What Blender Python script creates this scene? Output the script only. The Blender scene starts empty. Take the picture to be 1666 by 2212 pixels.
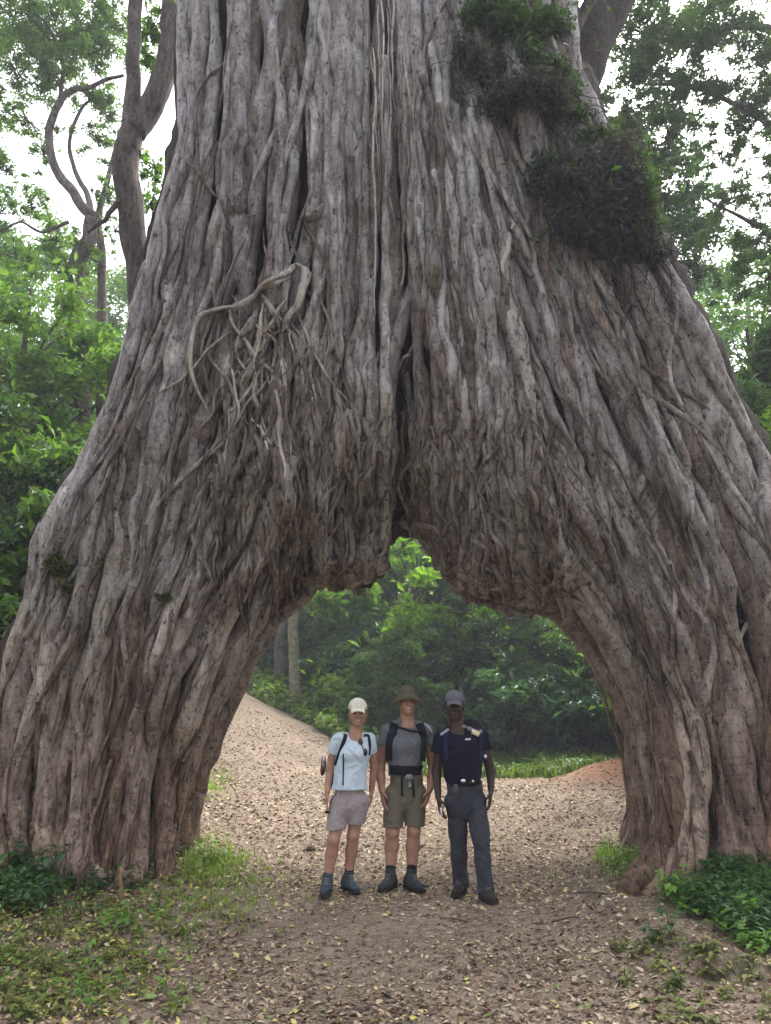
import bpy, math, random
import numpy as np
from mathutils import Vector
from mathutils.bvhtree import BVHTree

rng = np.random.default_rng(7)
random.seed(7)
S = bpy.context.scene
COL = S.collection
R = math.radians

# ------------------------------------------------------------------ camera
PITCH = R(14.3)
F = 1658.0          # focal length in pixels of a 1666 x 2212 picture
CAMZ = 1.55
cam_d = bpy.data.cameras.new('camera')
cam = bpy.data.objects.new('camera', cam_d)
COL.objects.link(cam)
cam.location = (0, 0, CAMZ)
cam.rotation_euler = (R(90) + PITCH, 0, 0)
cam_d.sensor_fit = 'VERTICAL'
cam_d.sensor_height = 36
cam_d.lens = 36 * F / 2212
cam_d.clip_end = 600
S.camera = cam

# ------------------------------------------------------------------ light
SUN_EL, SUN_AZ = R(58), R(28)      # high, behind the tree and a little to the right
W = bpy.data.worlds.new('World')
S.world = W
W.use_nodes = True
nt = W.node_tree
nt.nodes.clear()
sky = nt.nodes.new('ShaderNodeTexSky')
sky.sky_type = 'NISHITA'
sky.sun_disc = False
sky.sun_elevation = SUN_EL
sky.sun_rotation = SUN_AZ
sky.air_density = 1.0
sky.dust_density = 4.0
hs = nt.nodes.new('ShaderNodeHueSaturation')     # thin white overcast
hs.inputs['Saturation'].default_value = 0.22
hs.inputs['Value'].default_value = 1.5
bg = nt.nodes.new('ShaderNodeBackground')
bg.inputs['Strength'].default_value = 0.15
wo = nt.nodes.new('ShaderNodeOutputWorld')
nt.links.new(sky.outputs[0], hs.inputs['Color'])
nt.links.new(hs.outputs[0], bg.inputs[0])
nt.links.new(bg.outputs[0], wo.inputs[0])
sd = bpy.data.lights.new('sun', 'SUN')
sd.energy = 1.7
sd.angle = R(14)
sd.color = (1.0, 0.95, 0.88)
so = bpy.data.objects.new('sun', sd)
COL.objects.link(so)
so.rotation_euler = (R(90) - SUN_EL, 0, -SUN_AZ + R(180))
so.rotation_euler = Vector((math.sin(SUN_AZ) * math.cos(SUN_EL), math.cos(SUN_AZ) * math.cos(SUN_EL), math.sin(SUN_EL))).to_track_quat('Z', 'Y').to_euler()
so.location = (5, 10, 30)

S.view_settings.view_transform = 'Standard'
S.view_settings.look = 'None'
S.view_settings.gamma = 1
S.view_settings.use_curve_mapping = False
S.view_settings.exposure = 1.58
S.render.engine = 'CYCLES'
S.cycles.max_bounces = 5
S.cycles.diffuse_bounces = 3
S.cycles.glossy_bounces = 2
S.cycles.transmission_bounces = 3
S.cycles.transparent_max_bounces = 4
S.cycles.use_denoising = True
S.cycles.caustics_reflective = False
S.cycles.caustics_refractive = False

# ------------------------------------------------------------------ pixels to places
CP, SP = math.cos(PITCH), math.sin(PITCH)
def rays(px, py):
    x = (np.asarray(px, float) - 833) / F
    u = (1106 - np.asarray(py, float)) / F
    return np.stack([x, CP - SP * u, SP + CP * u], -1)
def at(px, py, Y):
    d = rays(px, py)
    t = np.asarray(Y, float) / d[..., 1]
    return d * t[..., None] + np.array([0, 0, CAMZ])
def pt(px, py, Y):
    return at(np.array(px), np.array(py), np.array(Y))

# ------------------------------------------------------------------ mesh helpers
def link(o, parent=None):
    COL.objects.link(o)
    if parent is not None:
        o.parent = parent
    return o
def new_mesh(name, V, Fc, mat=None, uv=None, smooth=True, attrs=None):
    """V (n,3); Fc (m,k) array of faces, or a list of such arrays"""
    me = bpy.data.meshes.new(name)
    V = np.asarray(V, np.float32)
    if not isinstance(Fc, list):
        Fc = [Fc]
    Fc = [np.asarray(f, np.int32) for f in Fc if len(f)]
    nl = sum(f.size for f in Fc); nf = sum(len(f) for f in Fc)
    me.vertices.add(len(V)); me.vertices.foreach_set('co', V.ravel())
    me.loops.add(nl); loops = np.concatenate([f.ravel() for f in Fc])
    me.loops.foreach_set('vertex_index', loops)
    sizes = np.concatenate([np.full(len(f), f.shape[1], np.int32) for f in Fc])
    starts = np.concatenate([[0], np.cumsum(sizes)[:-1]]).astype(np.int32)
    me.polygons.add(nf)
    me.polygons.foreach_set('loop_start', starts)
    me.update(calc_edges=True)
    if uv is not None:
        l = me.uv_layers.new(name='UVMap')
        l.data.foreach_set('uv', np.asarray(uv, np.float32)[loops].ravel())
    if attrs:
        for k, (dom, a) in attrs.items():
            at_ = me.attributes.new(k, 'FLOAT', dom)
            at_.data.foreach_set('value', np.asarray(a, np.float32))
    me.polygons.foreach_set('use_smooth', np.full(nf, smooth))
    if mat is not None:
        for m in (mat if isinstance(mat, (list, tuple)) else [mat]):
            me.materials.append(m)
    return me
def obj(name, me, parent=None, label=None, cat=None, group=None, kind=None):
    o = bpy.data.objects.new(name, me)
    link(o, parent)
    return tag(o, label, cat, group, kind)
def tag(o, label=None, cat=None, group=None, kind=None):
    if label: o['label'] = label
    if cat: o['category'] = cat
    if group: o['group'] = group
    if kind: o['kind'] = kind
    return o
def empty(name, loc, label=None, cat=None, group=None):
    o = bpy.data.objects.new(name, None)
    o.location = loc
    o.empty_display_size = .1
    link(o)
    return tag(o, label, cat, group)
def copy_tree(o, parent=None):
    c = o.copy()
    COL.objects.link(c)
    if parent is not None: c.parent = parent
    for ch in list(o.children):
        copy_tree(ch, c)
    return c

def wnoise(n, scale, amp, r=rng):
    """smooth 1-D random walk of n samples, one bump about every `scale` samples"""
    k = max(2, int(n / scale) + 3)
    ctrl = r.normal(0, 1, k)
    x = np.linspace(0, k - 1.001, n)
    i = x.astype(int); f = x - i
    f = f * f * (3 - 2 * f)
    return amp * (ctrl[i] * (1 - f) + ctrl[i + 1] * f)
def catmull(P, n):
    P = np.asarray(P, float)
    if len(P) == 2:
        t = np.linspace(0, 1, n)[:, None]
        return P[0] * (1 - t) + P[1] * t
    Q = np.vstack([2 * P[0] - P[1], P, 2 * P[-1] - P[-2]])
    t = np.linspace(0, len(P) - 1.0001, n)
    i = t.astype(int); f = (t - i)[:, None]
    a, b, c, d = Q[i], Q[i + 1], Q[i + 2], Q[i + 3]
    return .5 * ((2 * b) + (-a + c) * f + (2 * a - 5 * b + 4 * c - d) * f ** 2 + (-a + 3 * b - 3 * c + d) * f ** 3)
def smooth1(a, k):
    if k < 1: return a
    w = np.hanning(2 * k + 3)[1:-1]; w /= w.sum()
    pad = np.pad(a, [(k, k)] + [(0, 0)] * (a.ndim - 1), mode='edge')
    if a.ndim == 1: return np.convolve(pad, w, 'valid')
    return np.stack([np.convolve(pad[:, j], w, 'valid') for j in range(a.shape[1])], 1)

def tube(P, rad, k=8, lump=.12, flat=None, flatdir=None, caps=True, r=rng):
    """tapered, lumpy tube along points P; returns V, quads, uv, end-cap triangles"""
    P = np.asarray(P, float); n = len(P)
    rad = np.broadcast_to(np.asarray(rad, float), (n,)).copy()
    T = np.gradient(P, axis=0); T /= np.linalg.norm(T, axis=1)[:, None] + 1e-9
    ref = np.array([0, -1, 0.]) if flatdir is None else np.asarray(flatdir, float)
    N = ref - (T @ ref)[:, None] * T if ref.ndim == 1 else ref - (T * ref).sum(1)[:, None] * T
    ln = np.linalg.norm(N, axis=1)
    bad = ln < .15
    if bad.any():
        alt = np.array([1, 0, 0.])
        N[bad] = alt - (T[bad] @ alt)[:, None] * T[bad]
        ln = np.linalg.norm(N, axis=1)
    N /= ln[:, None]
    N = smooth1(N, 2); N /= np.linalg.norm(N, axis=1)[:, None] + 1e-9
    B = np.cross(T, N)
    th = np.linspace(0, 2 * np.pi, k, endpoint=False)
    L = np.concatenate([[0], np.cumsum(np.linalg.norm(np.diff(P, axis=0), axis=1))])
    rr = rad[:, None] * np.ones((1, k))
    if lump:
        ph = r.uniform(0, 6.28, 6)
        sc = 1 / max(np.median(rad), .004)
        s = L[:, None] * sc
        rr = rr * (1 + lump * (.8 * np.sin(2 * th + ph[0] + .25 * s + np.sin(.11 * s + ph[1])) + .6 * np.sin(3 * th + ph[2] - .17 * s)
                   + .5 * np.sin(.7 * s + ph[3] + th) + .35 * np.sin(1.7 * s + ph[4] + 2 * th)) + r.normal(0, lump * .15, (n, k)))
    c, s_ = np.cos(th), np.sin(th)
    fl = 1.0 if flat is None else flat
    V = P[:, None, :] + rr[..., None] * (fl * c[None, :, None] * N[:, None, :] + s_[None, :, None] * B[:, None, :])
    V = V.reshape(-1, 3)
    i = np.arange(n - 1)[:, None] * k; j = np.arange(k)[None, :]; j2 = (j + 1) % k
    Q = np.stack([i + j, i + j2, i + k + j2, i + k + j], -1).reshape(-1, 4)
    uv = np.stack([np.broadcast_to(th / 6.2832, (n, k)), np.broadcast_to(L[:, None], (n, k))], -1).reshape(-1, 2)
    tri = np.zeros((0, 3), int)
    if caps:
        V = np.vstack([V, P[0], P[-1]]); uv = np.vstack([uv, [0, 0], [0, L[-1]]])
        a = np.arange(k); b = (a + 1) % k; m = n * k
        tri = np.vstack([np.stack([b, a, np.full(k, m)], 1), np.stack([a + (n - 1) * k, b + (n - 1) * k, np.full(k, m + 1)], 1)])
    return V, Q, uv, tri
class Bag:
    """collects pieces for one mesh"""
    def __init__(s): s.V = []; s.Q = []; s.T = []; s.uv = []; s.n = 0; s.a = []
    def add(s, V, Q=None, uv=None, T=None, a=0.):
        if Q is not None and len(Q): s.Q.append(np.asarray(Q) + s.n)
        if T is not None and len(T): s.T.append(np.asarray(T) + s.n)
        s.V.append(V); s.uv.append(uv if uv is not None else np.zeros((len(V), 2)))
        s.a.append(np.full(len(V), a) if np.isscalar(a) else a)
        s.n += len(V)
    def tube(s, *a, tint=0., **k):
        V, Q, uv, T = tube(*a, **k); s.add(V, Q, uv, T, tint)
    def mesh(s, name, mat, smooth=True):
        F_ = []
        if s.Q: F_.append(np.vstack(s.Q))
        if s.T: F_.append(np.vstack(s.T))
        return new_mesh(name, np.vstack(s.V), F_, mat, np.vstack(s.uv), smooth, {'tint': ('POINT', np.concatenate(s.a))})

def surface_nets(f, org, h):
    """iso surface (f<0 inside) of a 3-D grid as quads"""
    f = f.astype(np.float32)
    nx, ny, nz = f.shape
    shape = (nx - 1, ny - 1, nz - 1)
    acc = np.zeros(shape + (3,), np.float32); cnt = np.zeros(shape, np.float32)
    cross = []
    for ax in range(3):
        sl0 = [slice(None)] * 3; sl1 = [slice(None)] * 3
        sl0[ax] = slice(None, -1); sl1[ax] = slice(1, None)
        a, b = f[tuple(sl0)], f[tuple(sl1)]
        c = (a < 0) != (b < 0)
        cross.append((c, a < 0))
        idx = np.argwhere(c)
        if not len(idx): continue
        t = a[c] / (a[c] - b[c])
        pos = idx.astype(np.float32); pos[:, ax] += t
        o1, o2 = [k for k in range(3) if k != ax]
        for d1 in (0, 1):
            for d2 in (0, 1):
                ci = idx.copy(); ci[:, o1] -= d1; ci[:, o2] -= d2
                ok = (ci >= 0).all(1) & (ci < shape).all(1)
                ci = ci[ok]
                fl = np.ravel_multi_index(ci.T, shape)
                cnt.ravel()[:] += np.bincount(fl, minlength=cnt.size).astype(np.float32)
                for q in range(3):
                    acc.reshape(-1, 3)[:, q] += np.bincount(fl, weights=pos[ok][:, q], minlength=cnt.size).astype(np.float32)
    used = cnt > 0
    vid = np.full(shape, -1, np.int64); vid[used] = np.arange(used.sum())
    V = acc[used] / cnt[used][:, None] * h + np.asarray(org)
    quads = []
    for ax in range(3):
        c, neg = cross[ax]
        idx = np.argwhere(c)
        if not len(idx): continue
        n_ = neg[c]
        o1, o2 = [(1, 2), (2, 0), (0, 1)][ax]
        ok = (idx[:, o1] > 0) & (idx[:, o2] > 0) & (idx[:, o1] < shape[o1]) & (idx[:, o2] < shape[o2])
        idx = idx[ok]; n_ = n_[ok]
        def g(d1, d2):
            ci = idx.copy(); ci[:, o1] -= d1; ci[:, o2] -= d2
            return vid[tuple(ci.T)]
        q = np.stack([g(1, 1), g(0, 1), g(0, 0), g(1, 0)], 1)
        q[~n_] = q[~n_][:, ::-1]
        quads.append(q)
    return V, np.vstack(quads)

# ------------------------------------------------------------------ materials
def mat(name):
    m = bpy.data.materials.new(name); m.use_nodes = True
    n = m.node_tree; n.nodes.clear()
    out = n.nodes.new('ShaderNodeOutputMaterial')
    return m, n, out
class NG:
    """tiny node builder"""
    def __init__(s, n): s.n = n
    def node(s, t, **k):
        x = s.n.nodes.new(t)
        for a, b in k.items(): setattr(x, a, b)
        return x
    def l(s, a, b): s.n.links.new(a, b)
    def val(s, sock, v):
        if hasattr(v, 'is_linked') or isinstance(v, bpy.types.NodeSocket): s.l(v, sock)
        else: sock.default_value = v
    def noise(s, vec, scale, detail=4, rough=.55, dist=0.):
        x = s.node('ShaderNodeTexNoise'); s.l(vec, x.inputs['Vector'])
        x.inputs['Scale'].default_value = scale; x.inputs['Detail'].default_value = detail
        x.inputs['Roughness'].default_value = rough; x.inputs['Distortion'].default_value = dist
        return x.outputs['Fac']
    def ramp(s, fac, stops, interp='LINEAR'):
        x = s.node('ShaderNodeValToRGB'); s.l(fac, x.inputs[0])
        e = x.color_ramp.elements; x.color_ramp.interpolation = interp
        while len(e) < len(stops): e.new(.5)
        for k, (p, c) in enumerate(stops):
            e[k].position = p
            e[k].color = (c, c, c, 1) if np.isscalar(c) else (*c, 1)
        return x.outputs[0]
    def mix(s, fac, a, b, blend='MIX'):
        x = s.node('ShaderNodeMix', data_type='RGBA', blend_type=blend)
        s.val(x.inputs[0], fac)
        for sock, v in ((x.inputs[6], a), (x.inputs[7], b)):
            if isinstance(v, tuple): sock.default_value = (*v, 1)
            else: s.l(v, sock)
        return x.outputs[2]
    def math(s, op, a, b=0.):
        x = s.node('ShaderNodeMath', operation=op)
        s.val(x.inputs[0], a); s.val(x.inputs[1], b)
        return x.outputs[0]
    def mapping(s, vec, sc, loc=None):
        x = s.node('ShaderNodeMapping'); s.l(vec, x.inputs[0]); x.inputs['Scale'].default_value = sc
        if loc is not None: s.l(loc, x.inputs['Location'])
        return x.outputs[0]
    def bump(s, h, dist, strength=1., nrm=None):
        x = s.node('ShaderNodeBump'); s.l(h, x.inputs['Height'])
        x.inputs['Distance'].default_value = dist; x.inputs['Strength'].default_value = strength
        if nrm is not None: s.l(nrm, x.inputs['Normal'])
        return x.outputs[0]
    def bsdf(s, color, rough=.8, nrm=None, spec=.3):
        x = s.node('ShaderNodeBsdfPrincipled')
        s.val(x.inputs['Base Color'], (*color, 1) if isinstance(color, tuple) else color)
        s.val(x.inputs['Roughness'], rough)
        x.inputs['Specular IOR Level'].default_value = spec
        if nrm is not None: s.l(nrm, x.inputs['Normal'])
        return x

def bark_mat(name, dark, mid, pale, rings=True, lichen=.5, moss=.35, lowtint=True):
    m, n, out = mat(name); g = NG(n)
    tc = g.node('ShaderNodeTexCoord'); oi = g.node('ShaderNodeObjectInfo')
    geo = g.node('ShaderNodeNewGeometry')
    pos = geo.outputs['Position']
    vs = g.mapping(pos, (1, 1, .28))
    big = g.noise(vs, 3.1, 5, .6)
    mid_n = g.noise(vs, 13, 6, .65, .4)
    fine = g.noise(pos, 55, 5, .7)
    col = g.ramp(mid_n, [(.30, dark), (.48, mid), (.72, pale)])
    # root to root difference
    rnd = g.ramp(oi.outputs['Random'], [(0, (.60, .565, .55)), (.3, (1.0, .98, .96)), (.55, (.80, .755, .755)), (.8, (1.1, 1.08, 1.08)), (1, (1.35, 1.32, 1.26))])
    col = g.mix(1., col, rnd, 'MULTIPLY')
    tint = g.ramp(big, [(.3, (.66, .61, .60)), (.6, (1.08, 1.07, 1.07))])
    col = g.mix(.85, col, tint, 'MULTIPLY')
    # red brown low down, cooler grey high up
    if lowtint:
        sx = g.node('ShaderNodeSeparateXYZ'); g.l(pos, sx.inputs[0])
        z = g.math('ADD', sx.outputs[2], g.math('MULTIPLY', big, 2.0))
        zr = g.ramp(g.math('DIVIDE', z, 8.), [(.12, (.84, .62, .50)), (.30, (.90, .76, .67)), (.50, (.93, .91, .93)), (.9, (.98, .99, 1.09))])
        col = g.mix(1., col, zr, 'MULTIPLY')
    # lichen specks and crust
    li = g.noise(pos, 30, 4, .75, .2)
    lm = g.math('MULTIPLY', g.ramp(li, [(.56, 0.), (.63, 1.)]), g.ramp(g.noise(pos, 2.3, 3), [(.42, 0.), (.62, 1.)]))
    col = g.mix(g.math('MULTIPLY', lm, lichen), col, (.52, .52, .46))
    # moss
    mo = g.math('MULTIPLY', g.ramp(g.noise(pos, 1.1, 4), [(.52, 0.), (.68, 1.)]), g.ramp(g.noise(pos, 9, 4), [(.4, 0.), (.6, 1.)]))
    col = g.mix(g.math('MULTIPLY', mo, moss), col, (.075, .085, .03))
    # dark pits
    pit = g.ramp(g.noise(g.mapping(pos, (1, 1, .5)), 26, 3, .6), [(.30, .25), (.42, 1.)])
    col = g.mix(1., col, pit, 'MULTIPLY')
    h = g.math('ADD', g.math('MULTIPLY', mid_n, 1.), g.math('MULTIPLY', fine, .35))
    h = g.math('ADD', h, g.math('MULTIPLY', pit, .4))
    if rings:
        uvv = g.mapping(tc.outputs['UV'], (1.2, 20, 1))
        rn = g.noise(uvv, 1.0, 3, .6, .5)
        rr = g.ramp(rn, [(.38, 0.), (.5, 1.)])
        h = g.math('ADD', h, g.math('MULTIPLY', rr, .15))
        col = g.mix(g.math('MULTIPLY', g.math('SUBTRACT', 1., rr), .17), col, (.05, .038, .03))
    nrm = g.bump(h, .045, 1.)
    b = g.bsdf(col, .88, nrm, .15)
    g.l(b.outputs[0], out.inputs[0])
    return m

def leaf_mat(name, c_lo, c_hi, trans=.45, rough=.5, varscale=.5):
    m, n, out = mat(name); g = NG(n)
    at_ = g.node('ShaderNodeAttribute', attribute_name='tint')
    oi = g.node('ShaderNodeObjectInfo')
    geo = g.node('ShaderNodeNewGeometry')
    cn = g.noise(geo.outputs['Position'], varscale, 2)
    f = g.math('ADD', g.math('MULTIPLY', at_.outputs['Fac'], .6), g.math('MULTIPLY', g.ramp(cn, [(.35, 0.), (.65, 1.)]), .4))
    col = g.mix(f, c_lo, c_hi)
    rnd = g.ramp(oi.outputs['Random'], [(0, (.8, .85, .9)), (1, (1.15, 1.1, .9))])
    col = g.mix(1., col, rnd, 'MULTIPLY')
    b = g.bsdf(col, rough, None, .45)
    t = g.node('ShaderNodeBsdfTranslucent')
    tcol = g.mix(1., col, (1.5, 1.7, .6), 'MULTIPLY')
    g.l(tcol, t.inputs[0])
    mx = g.node('ShaderNodeMixShader'); mx.inputs[0].default_value = trans
    g.l(b.outputs[0], mx.inputs[1]); g.l(t.outputs[0], mx.inputs[2])
    g.l(mx.outputs[0], out.inputs[0])
    return m
def plain_mat(name, col, rough=.8, spec=.3, var=.15, scale=30, bump=.0, bscale=200, metal=0.):
    m, n, out = mat(name); g = NG(n)
    tc = g.node('ShaderNodeTexCoord')
    ns = g.noise(tc.outputs['Object'], scale, 4)
    k = g.ramp(ns, [(.3, 1 - var), (.7, 1 + var)])
    c = g.mix(1., col, k, 'MULTIPLY')
    nr = None
    if bump:
        nr = g.bump(g.noise(tc.outputs['Object'], bscale, 3), bump, .6)
    b = g.bsdf(c, rough, nr, spec); b.inputs['Metallic'].default_value = metal
    g.l(b.outputs[0], out.inputs[0])
    return m
# ================================================================== GROUND
def sst(x, a, b):
    t = np.clip((x - a) / (b - a), 0, 1)
    return t * t * (3 - 2 * t)
_gp = np.random.default_rng(3).uniform(0, 6.28, (24,))
def lumps(x, y):
    s = 0
    for i, (k, a) in enumerate([(.7, .05), (1.3, .03), (2.4, .018), (4.1, .010), (7.3, .006), (12.5, .004)]):
        s = s + a * np.sin(k * x * math.cos(i * 1.3) + k * y * math.sin(i * 1.3) + _gp[i]) * np.sin(k * .9 * y * math.cos(i * 2.1) - k * x * math.sin(i * 2.1) + _gp[i + 8])
    return s
BANK = at(np.array([1215, 1290, 1350, 1395, 1450, 1520, 1600]), np.array([1945, 1965, 2000, 2040, 2085, 2110, 2150]),
          np.array([6.9, 6.7, 6.3, 5.95, 5.6, 5.4, 5.1]))[:, :2]
def segdist(x, y, P):
    best = np.full(np.shape(x), 1e9); side = np.zeros(np.shape(x)); tt = np.zeros(np.shape(x))
    for i in range(len(P) - 1):
        a, b = P[i], P[i + 1]; d = b - a
        t = np.clip(((x - a[0]) * d[0] + (y - a[1]) * d[1]) / (d @ d), 0, 1)
        dx = x - a[0] - t * d[0]; dy = y - a[1] - t * d[1]
        ds = np.hypot(dx, dy)
        m = ds < best
        best = np.where(m, ds, best); side = np.where(m, np.sign(d[0] * dy - d[1] * dx), side); tt = np.where(m, i + t, tt)
    return best, side, tt / (len(P) - 1)
def edge_y(x):
    """far edge of the leafy path, where the grass begins"""
    return 18.4 + np.maximum(0, -(x - 1)) * 1.35 - 1.0 * sst(x, 4.6, 7.5) + .28 * np.sin(2.3 * x + 1) + .18 * np.sin(5.9 * x) + .08 * np.sin(13 * x)
def ground_h(x, y):
    x = np.asarray(x, float); y = np.asarray(y, float)
    rise = .40 * np.log1p(np.exp(-(x - .6) * 1.6)) / 1.6
    h = sst(y, 8.5, 24) * np.minimum(rise, 3.2)
    h = h + lumps(x, y) * (.35 + .65 * sst(y, 0, 6))
    # low mound the three stand on, falling away towards the camera
    h = h - .10 * (1 - sst(y, 5.4, 6.7)) * np.exp(-((x - .3) / 3.2) ** 2)
    # eroded lip of earth on the right
    d, s, t = segdist(x, y, BANK)
    lip = .13 * np.exp(-(d / .22) ** 2) * (t > 0) * (t < 1)
    step = .10 * (1 / (1 + np.exp(-np.clip(-s * d / .06, -30, 30)))) * np.exp(-(d / .7) ** 2) * np.sin(np.pi * np.clip(t, 0, 1)) ** .5
    h = h + lip * .9 + step * 1.6
    # tree stands on slightly raised ground
    h = h + .10 * np.exp(-(((x + 3.4) / 2.0) ** 2 + ((y - 8.4) / 1.4) ** 2)) + .10 * np.exp(-(((x - 4.3) / 2.0) ** 2 + ((y - 8.6) / 1.4) ** 2))
    # grassy bank and forest floor behind
    e = edge_y(x)
    h = h + (.45 + .95 * sst(-x, -.6, 1.6)) * sst(y, e - .3, e + 4.5) + 3.0 * sst(y, e + 3, e + 40)
    # little heap of red earth at the right end of the path
    h = h + .50 * np.exp(-(((x - 5.0) / .95) ** 2 + ((y - 17.2) / 1.1) ** 2))
    return h
def nonuni(a, b, c, n, p=3):
    t = np.linspace(-1, 1, n)
    s = t * .25 + .75 * np.sign(t) * np.abs(t) ** p
    return np.where(s < 0, c + s * (c - a), c + s * (b - c))
gx = np.unique(np.concatenate([np.linspace(-7, 7, 190), -7 - np.geomspace(.1, 110, 50), 7 + np.geomspace(.1, 110, 50)]))
gy = np.unique(np.concatenate([np.linspace(1, 11, 160), 11 + np.geomspace(.08, 16, 90), 27 + np.geomspace(.6, 130, 40), 1 - np.geomspace(.1, 40, 30)]))
GX, GY = np.meshgrid(gx, gy, indexing='ij')
GZ = ground_h(GX, GY)
nx_, ny_ = GX.shape
ii = (np.arange(nx_ - 1)[:, None] * ny_ + np.arange(ny_ - 1)[None]).reshape(-1)
gq = np.stack([ii, ii + ny_, ii + ny_ + 1, ii + 1], 1)
gf, gs, gt_ = segdist(GX, GY, BANK)
grassy = sst(GY - edge_y(GX), -.25, .5)
# verge with darker soil and roots under the trunks
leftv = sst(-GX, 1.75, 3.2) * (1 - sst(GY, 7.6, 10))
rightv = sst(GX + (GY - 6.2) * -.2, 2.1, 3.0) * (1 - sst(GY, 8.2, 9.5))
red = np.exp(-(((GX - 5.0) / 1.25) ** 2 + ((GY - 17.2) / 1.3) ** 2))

def ground_mat():
    m, n, out = mat('forest_floor'); g = NG(n)
    geo = g.node('ShaderNodeNewGeometry'); pos = geo.outputs['Position']
    a1 = g.node('ShaderNodeAttribute', attribute_name='grass').outputs['Fac']
    a2 = g.node('ShaderNodeAttribute', attribute_name='verge').outputs['Fac']
    a3 = g.node('ShaderNodeAttribute', attribute_name='redsoil').outputs['Fac']
    n1 = g.noise(pos, 1.2, 5, .6); n2 = g.noise(pos, 14, 6, .7); n3 = g.noise(pos, 60, 5, .7)
    soil = g.ramp(n2, [(.3, (.08, .056, .04)), (.5, (.185, .142, .108)), (.7, (.30, .245, .19))])
    soil = g.mix(g.ramp(n3, [(.5, 0.), (.66, .8)]), soil, (.42, .34, .25))
    soil = g.mix(1., soil, g.ramp(n1, [(.3, .78), (.7, 1.15)]), 'MULTIPLY')
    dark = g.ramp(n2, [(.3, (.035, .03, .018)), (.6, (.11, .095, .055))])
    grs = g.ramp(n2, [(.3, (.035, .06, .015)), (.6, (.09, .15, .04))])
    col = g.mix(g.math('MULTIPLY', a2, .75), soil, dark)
    col = g.mix(a1, col, grs)
    col = g.mix(a3, col, (.34, .17, .10))
    nr = g.bump(g.math('ADD', n2, g.math('MULTIPLY', n3, .5)), .03, .8)
    b = g.bsdf(col, .95, nr, .1)
    g.l(b.outputs[0], out.inputs[0]); return m
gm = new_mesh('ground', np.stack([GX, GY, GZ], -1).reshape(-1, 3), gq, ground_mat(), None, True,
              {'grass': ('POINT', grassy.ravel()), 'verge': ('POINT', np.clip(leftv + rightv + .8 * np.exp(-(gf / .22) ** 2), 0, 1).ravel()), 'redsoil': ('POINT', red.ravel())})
obj('ground', gm, kind='structure')
# ================================================================== THE FIG TREE
YM = 8.9                                       # middle of the trunk's thickness
out_px = [(-330, 2050), (-60, 2000), (-50, 1900), (-38, 1800), (-25, 1700), (-12, 1600), (0, 1500), (22, 1400), (62, 1300), (85, 1200), (112, 1110), (185, 1005),
          (230, 900), (278, 760), (318, 610), (348, 460), (392, 300), (388, 150), (392, 0), (395, -300), (340, -600),
          (1330, -600), (1270, -300), (1238, 0), (1245, 150), (1305, 300), (1388, 450), (1458, 600), (1528, 750), (1598, 900), (1658, 1000), (1715, 1100), (1760, 1200), (1800, 1300),
          (1840, 1400), (1870, 1500), (1900, 1600), (1930, 1700), (1950, 1800), (1960, 1900), (1980, 2000), (2100, 2060),
          (1375, 2060), (1382, 1960), (1402, 1880), (1418, 1800), (1408, 1700), (1396, 1600), (1372, 1510), (1322, 1430), (1255, 1350), (1200, 1316), (1150, 1318), (1085, 1306), (1020, 1284), (968, 1246), (940, 1200),
          (908, 1164), (862, 1150), (842, 1186), (834, 1240), (800, 1266), (745, 1270), (700, 1262), (650, 1288), (598, 1325), (545, 1400), (505, 1480), (458, 1590), (424, 1690), (404, 1790), (392, 1880), (385, 1960), (360, 2060)]
op = np.array(out_px[1:], float)
poly = at(op[:, 0], op[:, 1], np.full(len(op), YM))[:, [0, 2]]
hh = .055
xs = np.arange(-6.2, 8.2, hh); zs = np.arange(-1.2, 14.5, hh); ys = np.arange(YM - 2.3, YM + 2.3, hh)
XX, ZZ = np.meshgrid(xs, zs, indexing='ij')
def poly_sdf(X, Z, P):
    d = np.full(X.shape, 1e9); inside = np.zeros(X.shape, bool)
    for i in range(len(P)):
        a, b = P[i], P[(i + 1) % len(P)]; e = b - a
        t = np.clip(((X - a[0]) * e[0] + (Z - a[1]) * e[1]) / (e @ e), 0, 1)
        d = np.minimum(d, np.hypot(X - a[0] - t * e[0], Z - a[1] - t * e[1]))
        c = ((a[1] > Z) != (b[1] > Z)) & (X < (b[0] - a[0]) * (Z - a[1]) / (b[1] - a[1] + 1e-12) + a[0])
        inside ^= c
    return np.where(inside, d, -d)
D2 = poly_sdf(XX, ZZ, poly)
WW = 1.25
q_ = np.clip(D2 / WW, 0, 1)
TH = (1.05 + .045 * np.clip(ZZ, 0, 9)) * np.sqrt(np.clip(1 - (1 - q_) ** 2.2, 0, 1))
FR = np.zeros_like(TH)                        # extra push of the front face
def dent(px, py, Y, rx, rz, amt):
    c = pt(px, py, Y)
    return amt * np.exp(-(((XX - c[0]) / rx) ** 2 + ((ZZ - c[2]) / rz) ** 2))
for i, y_ in enumerate(np.linspace(840, 1160, 9)):      # the cleft above the arch
    FR -= dent(868 + 4 * (i % 2), y_, 7.9, .14, .16, .34)
FR -= dent(760, 1130, 7.8, .22, .28, .42)               # dark pocket left of the cleft
FR -= dent(735, 1040, 7.8, .08, .3, .15)
FR -= dent(1290, 1235, 7.8, .22, .22, .30)              # hollow over the right shoulder of the arch
FR -= dent(455, 620, 8.0, .07, .5, .25)
FR -= dent(683, 60, 8.2, .10, .5, .35)
FR -= dent(470, 930, 7.8, .14, .25, .18)
FR += dent(1080, 1210, 7.8, .6, .32, .34)
FR += dent(775, 1215, 7.8, .22, .16, .28)
FR += dent(1420, 1900, 7.6, .45, .75, .75)               # flare of the right foot
FR += dent(640, 1050, 7.8, .35, .6, .15)
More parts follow.
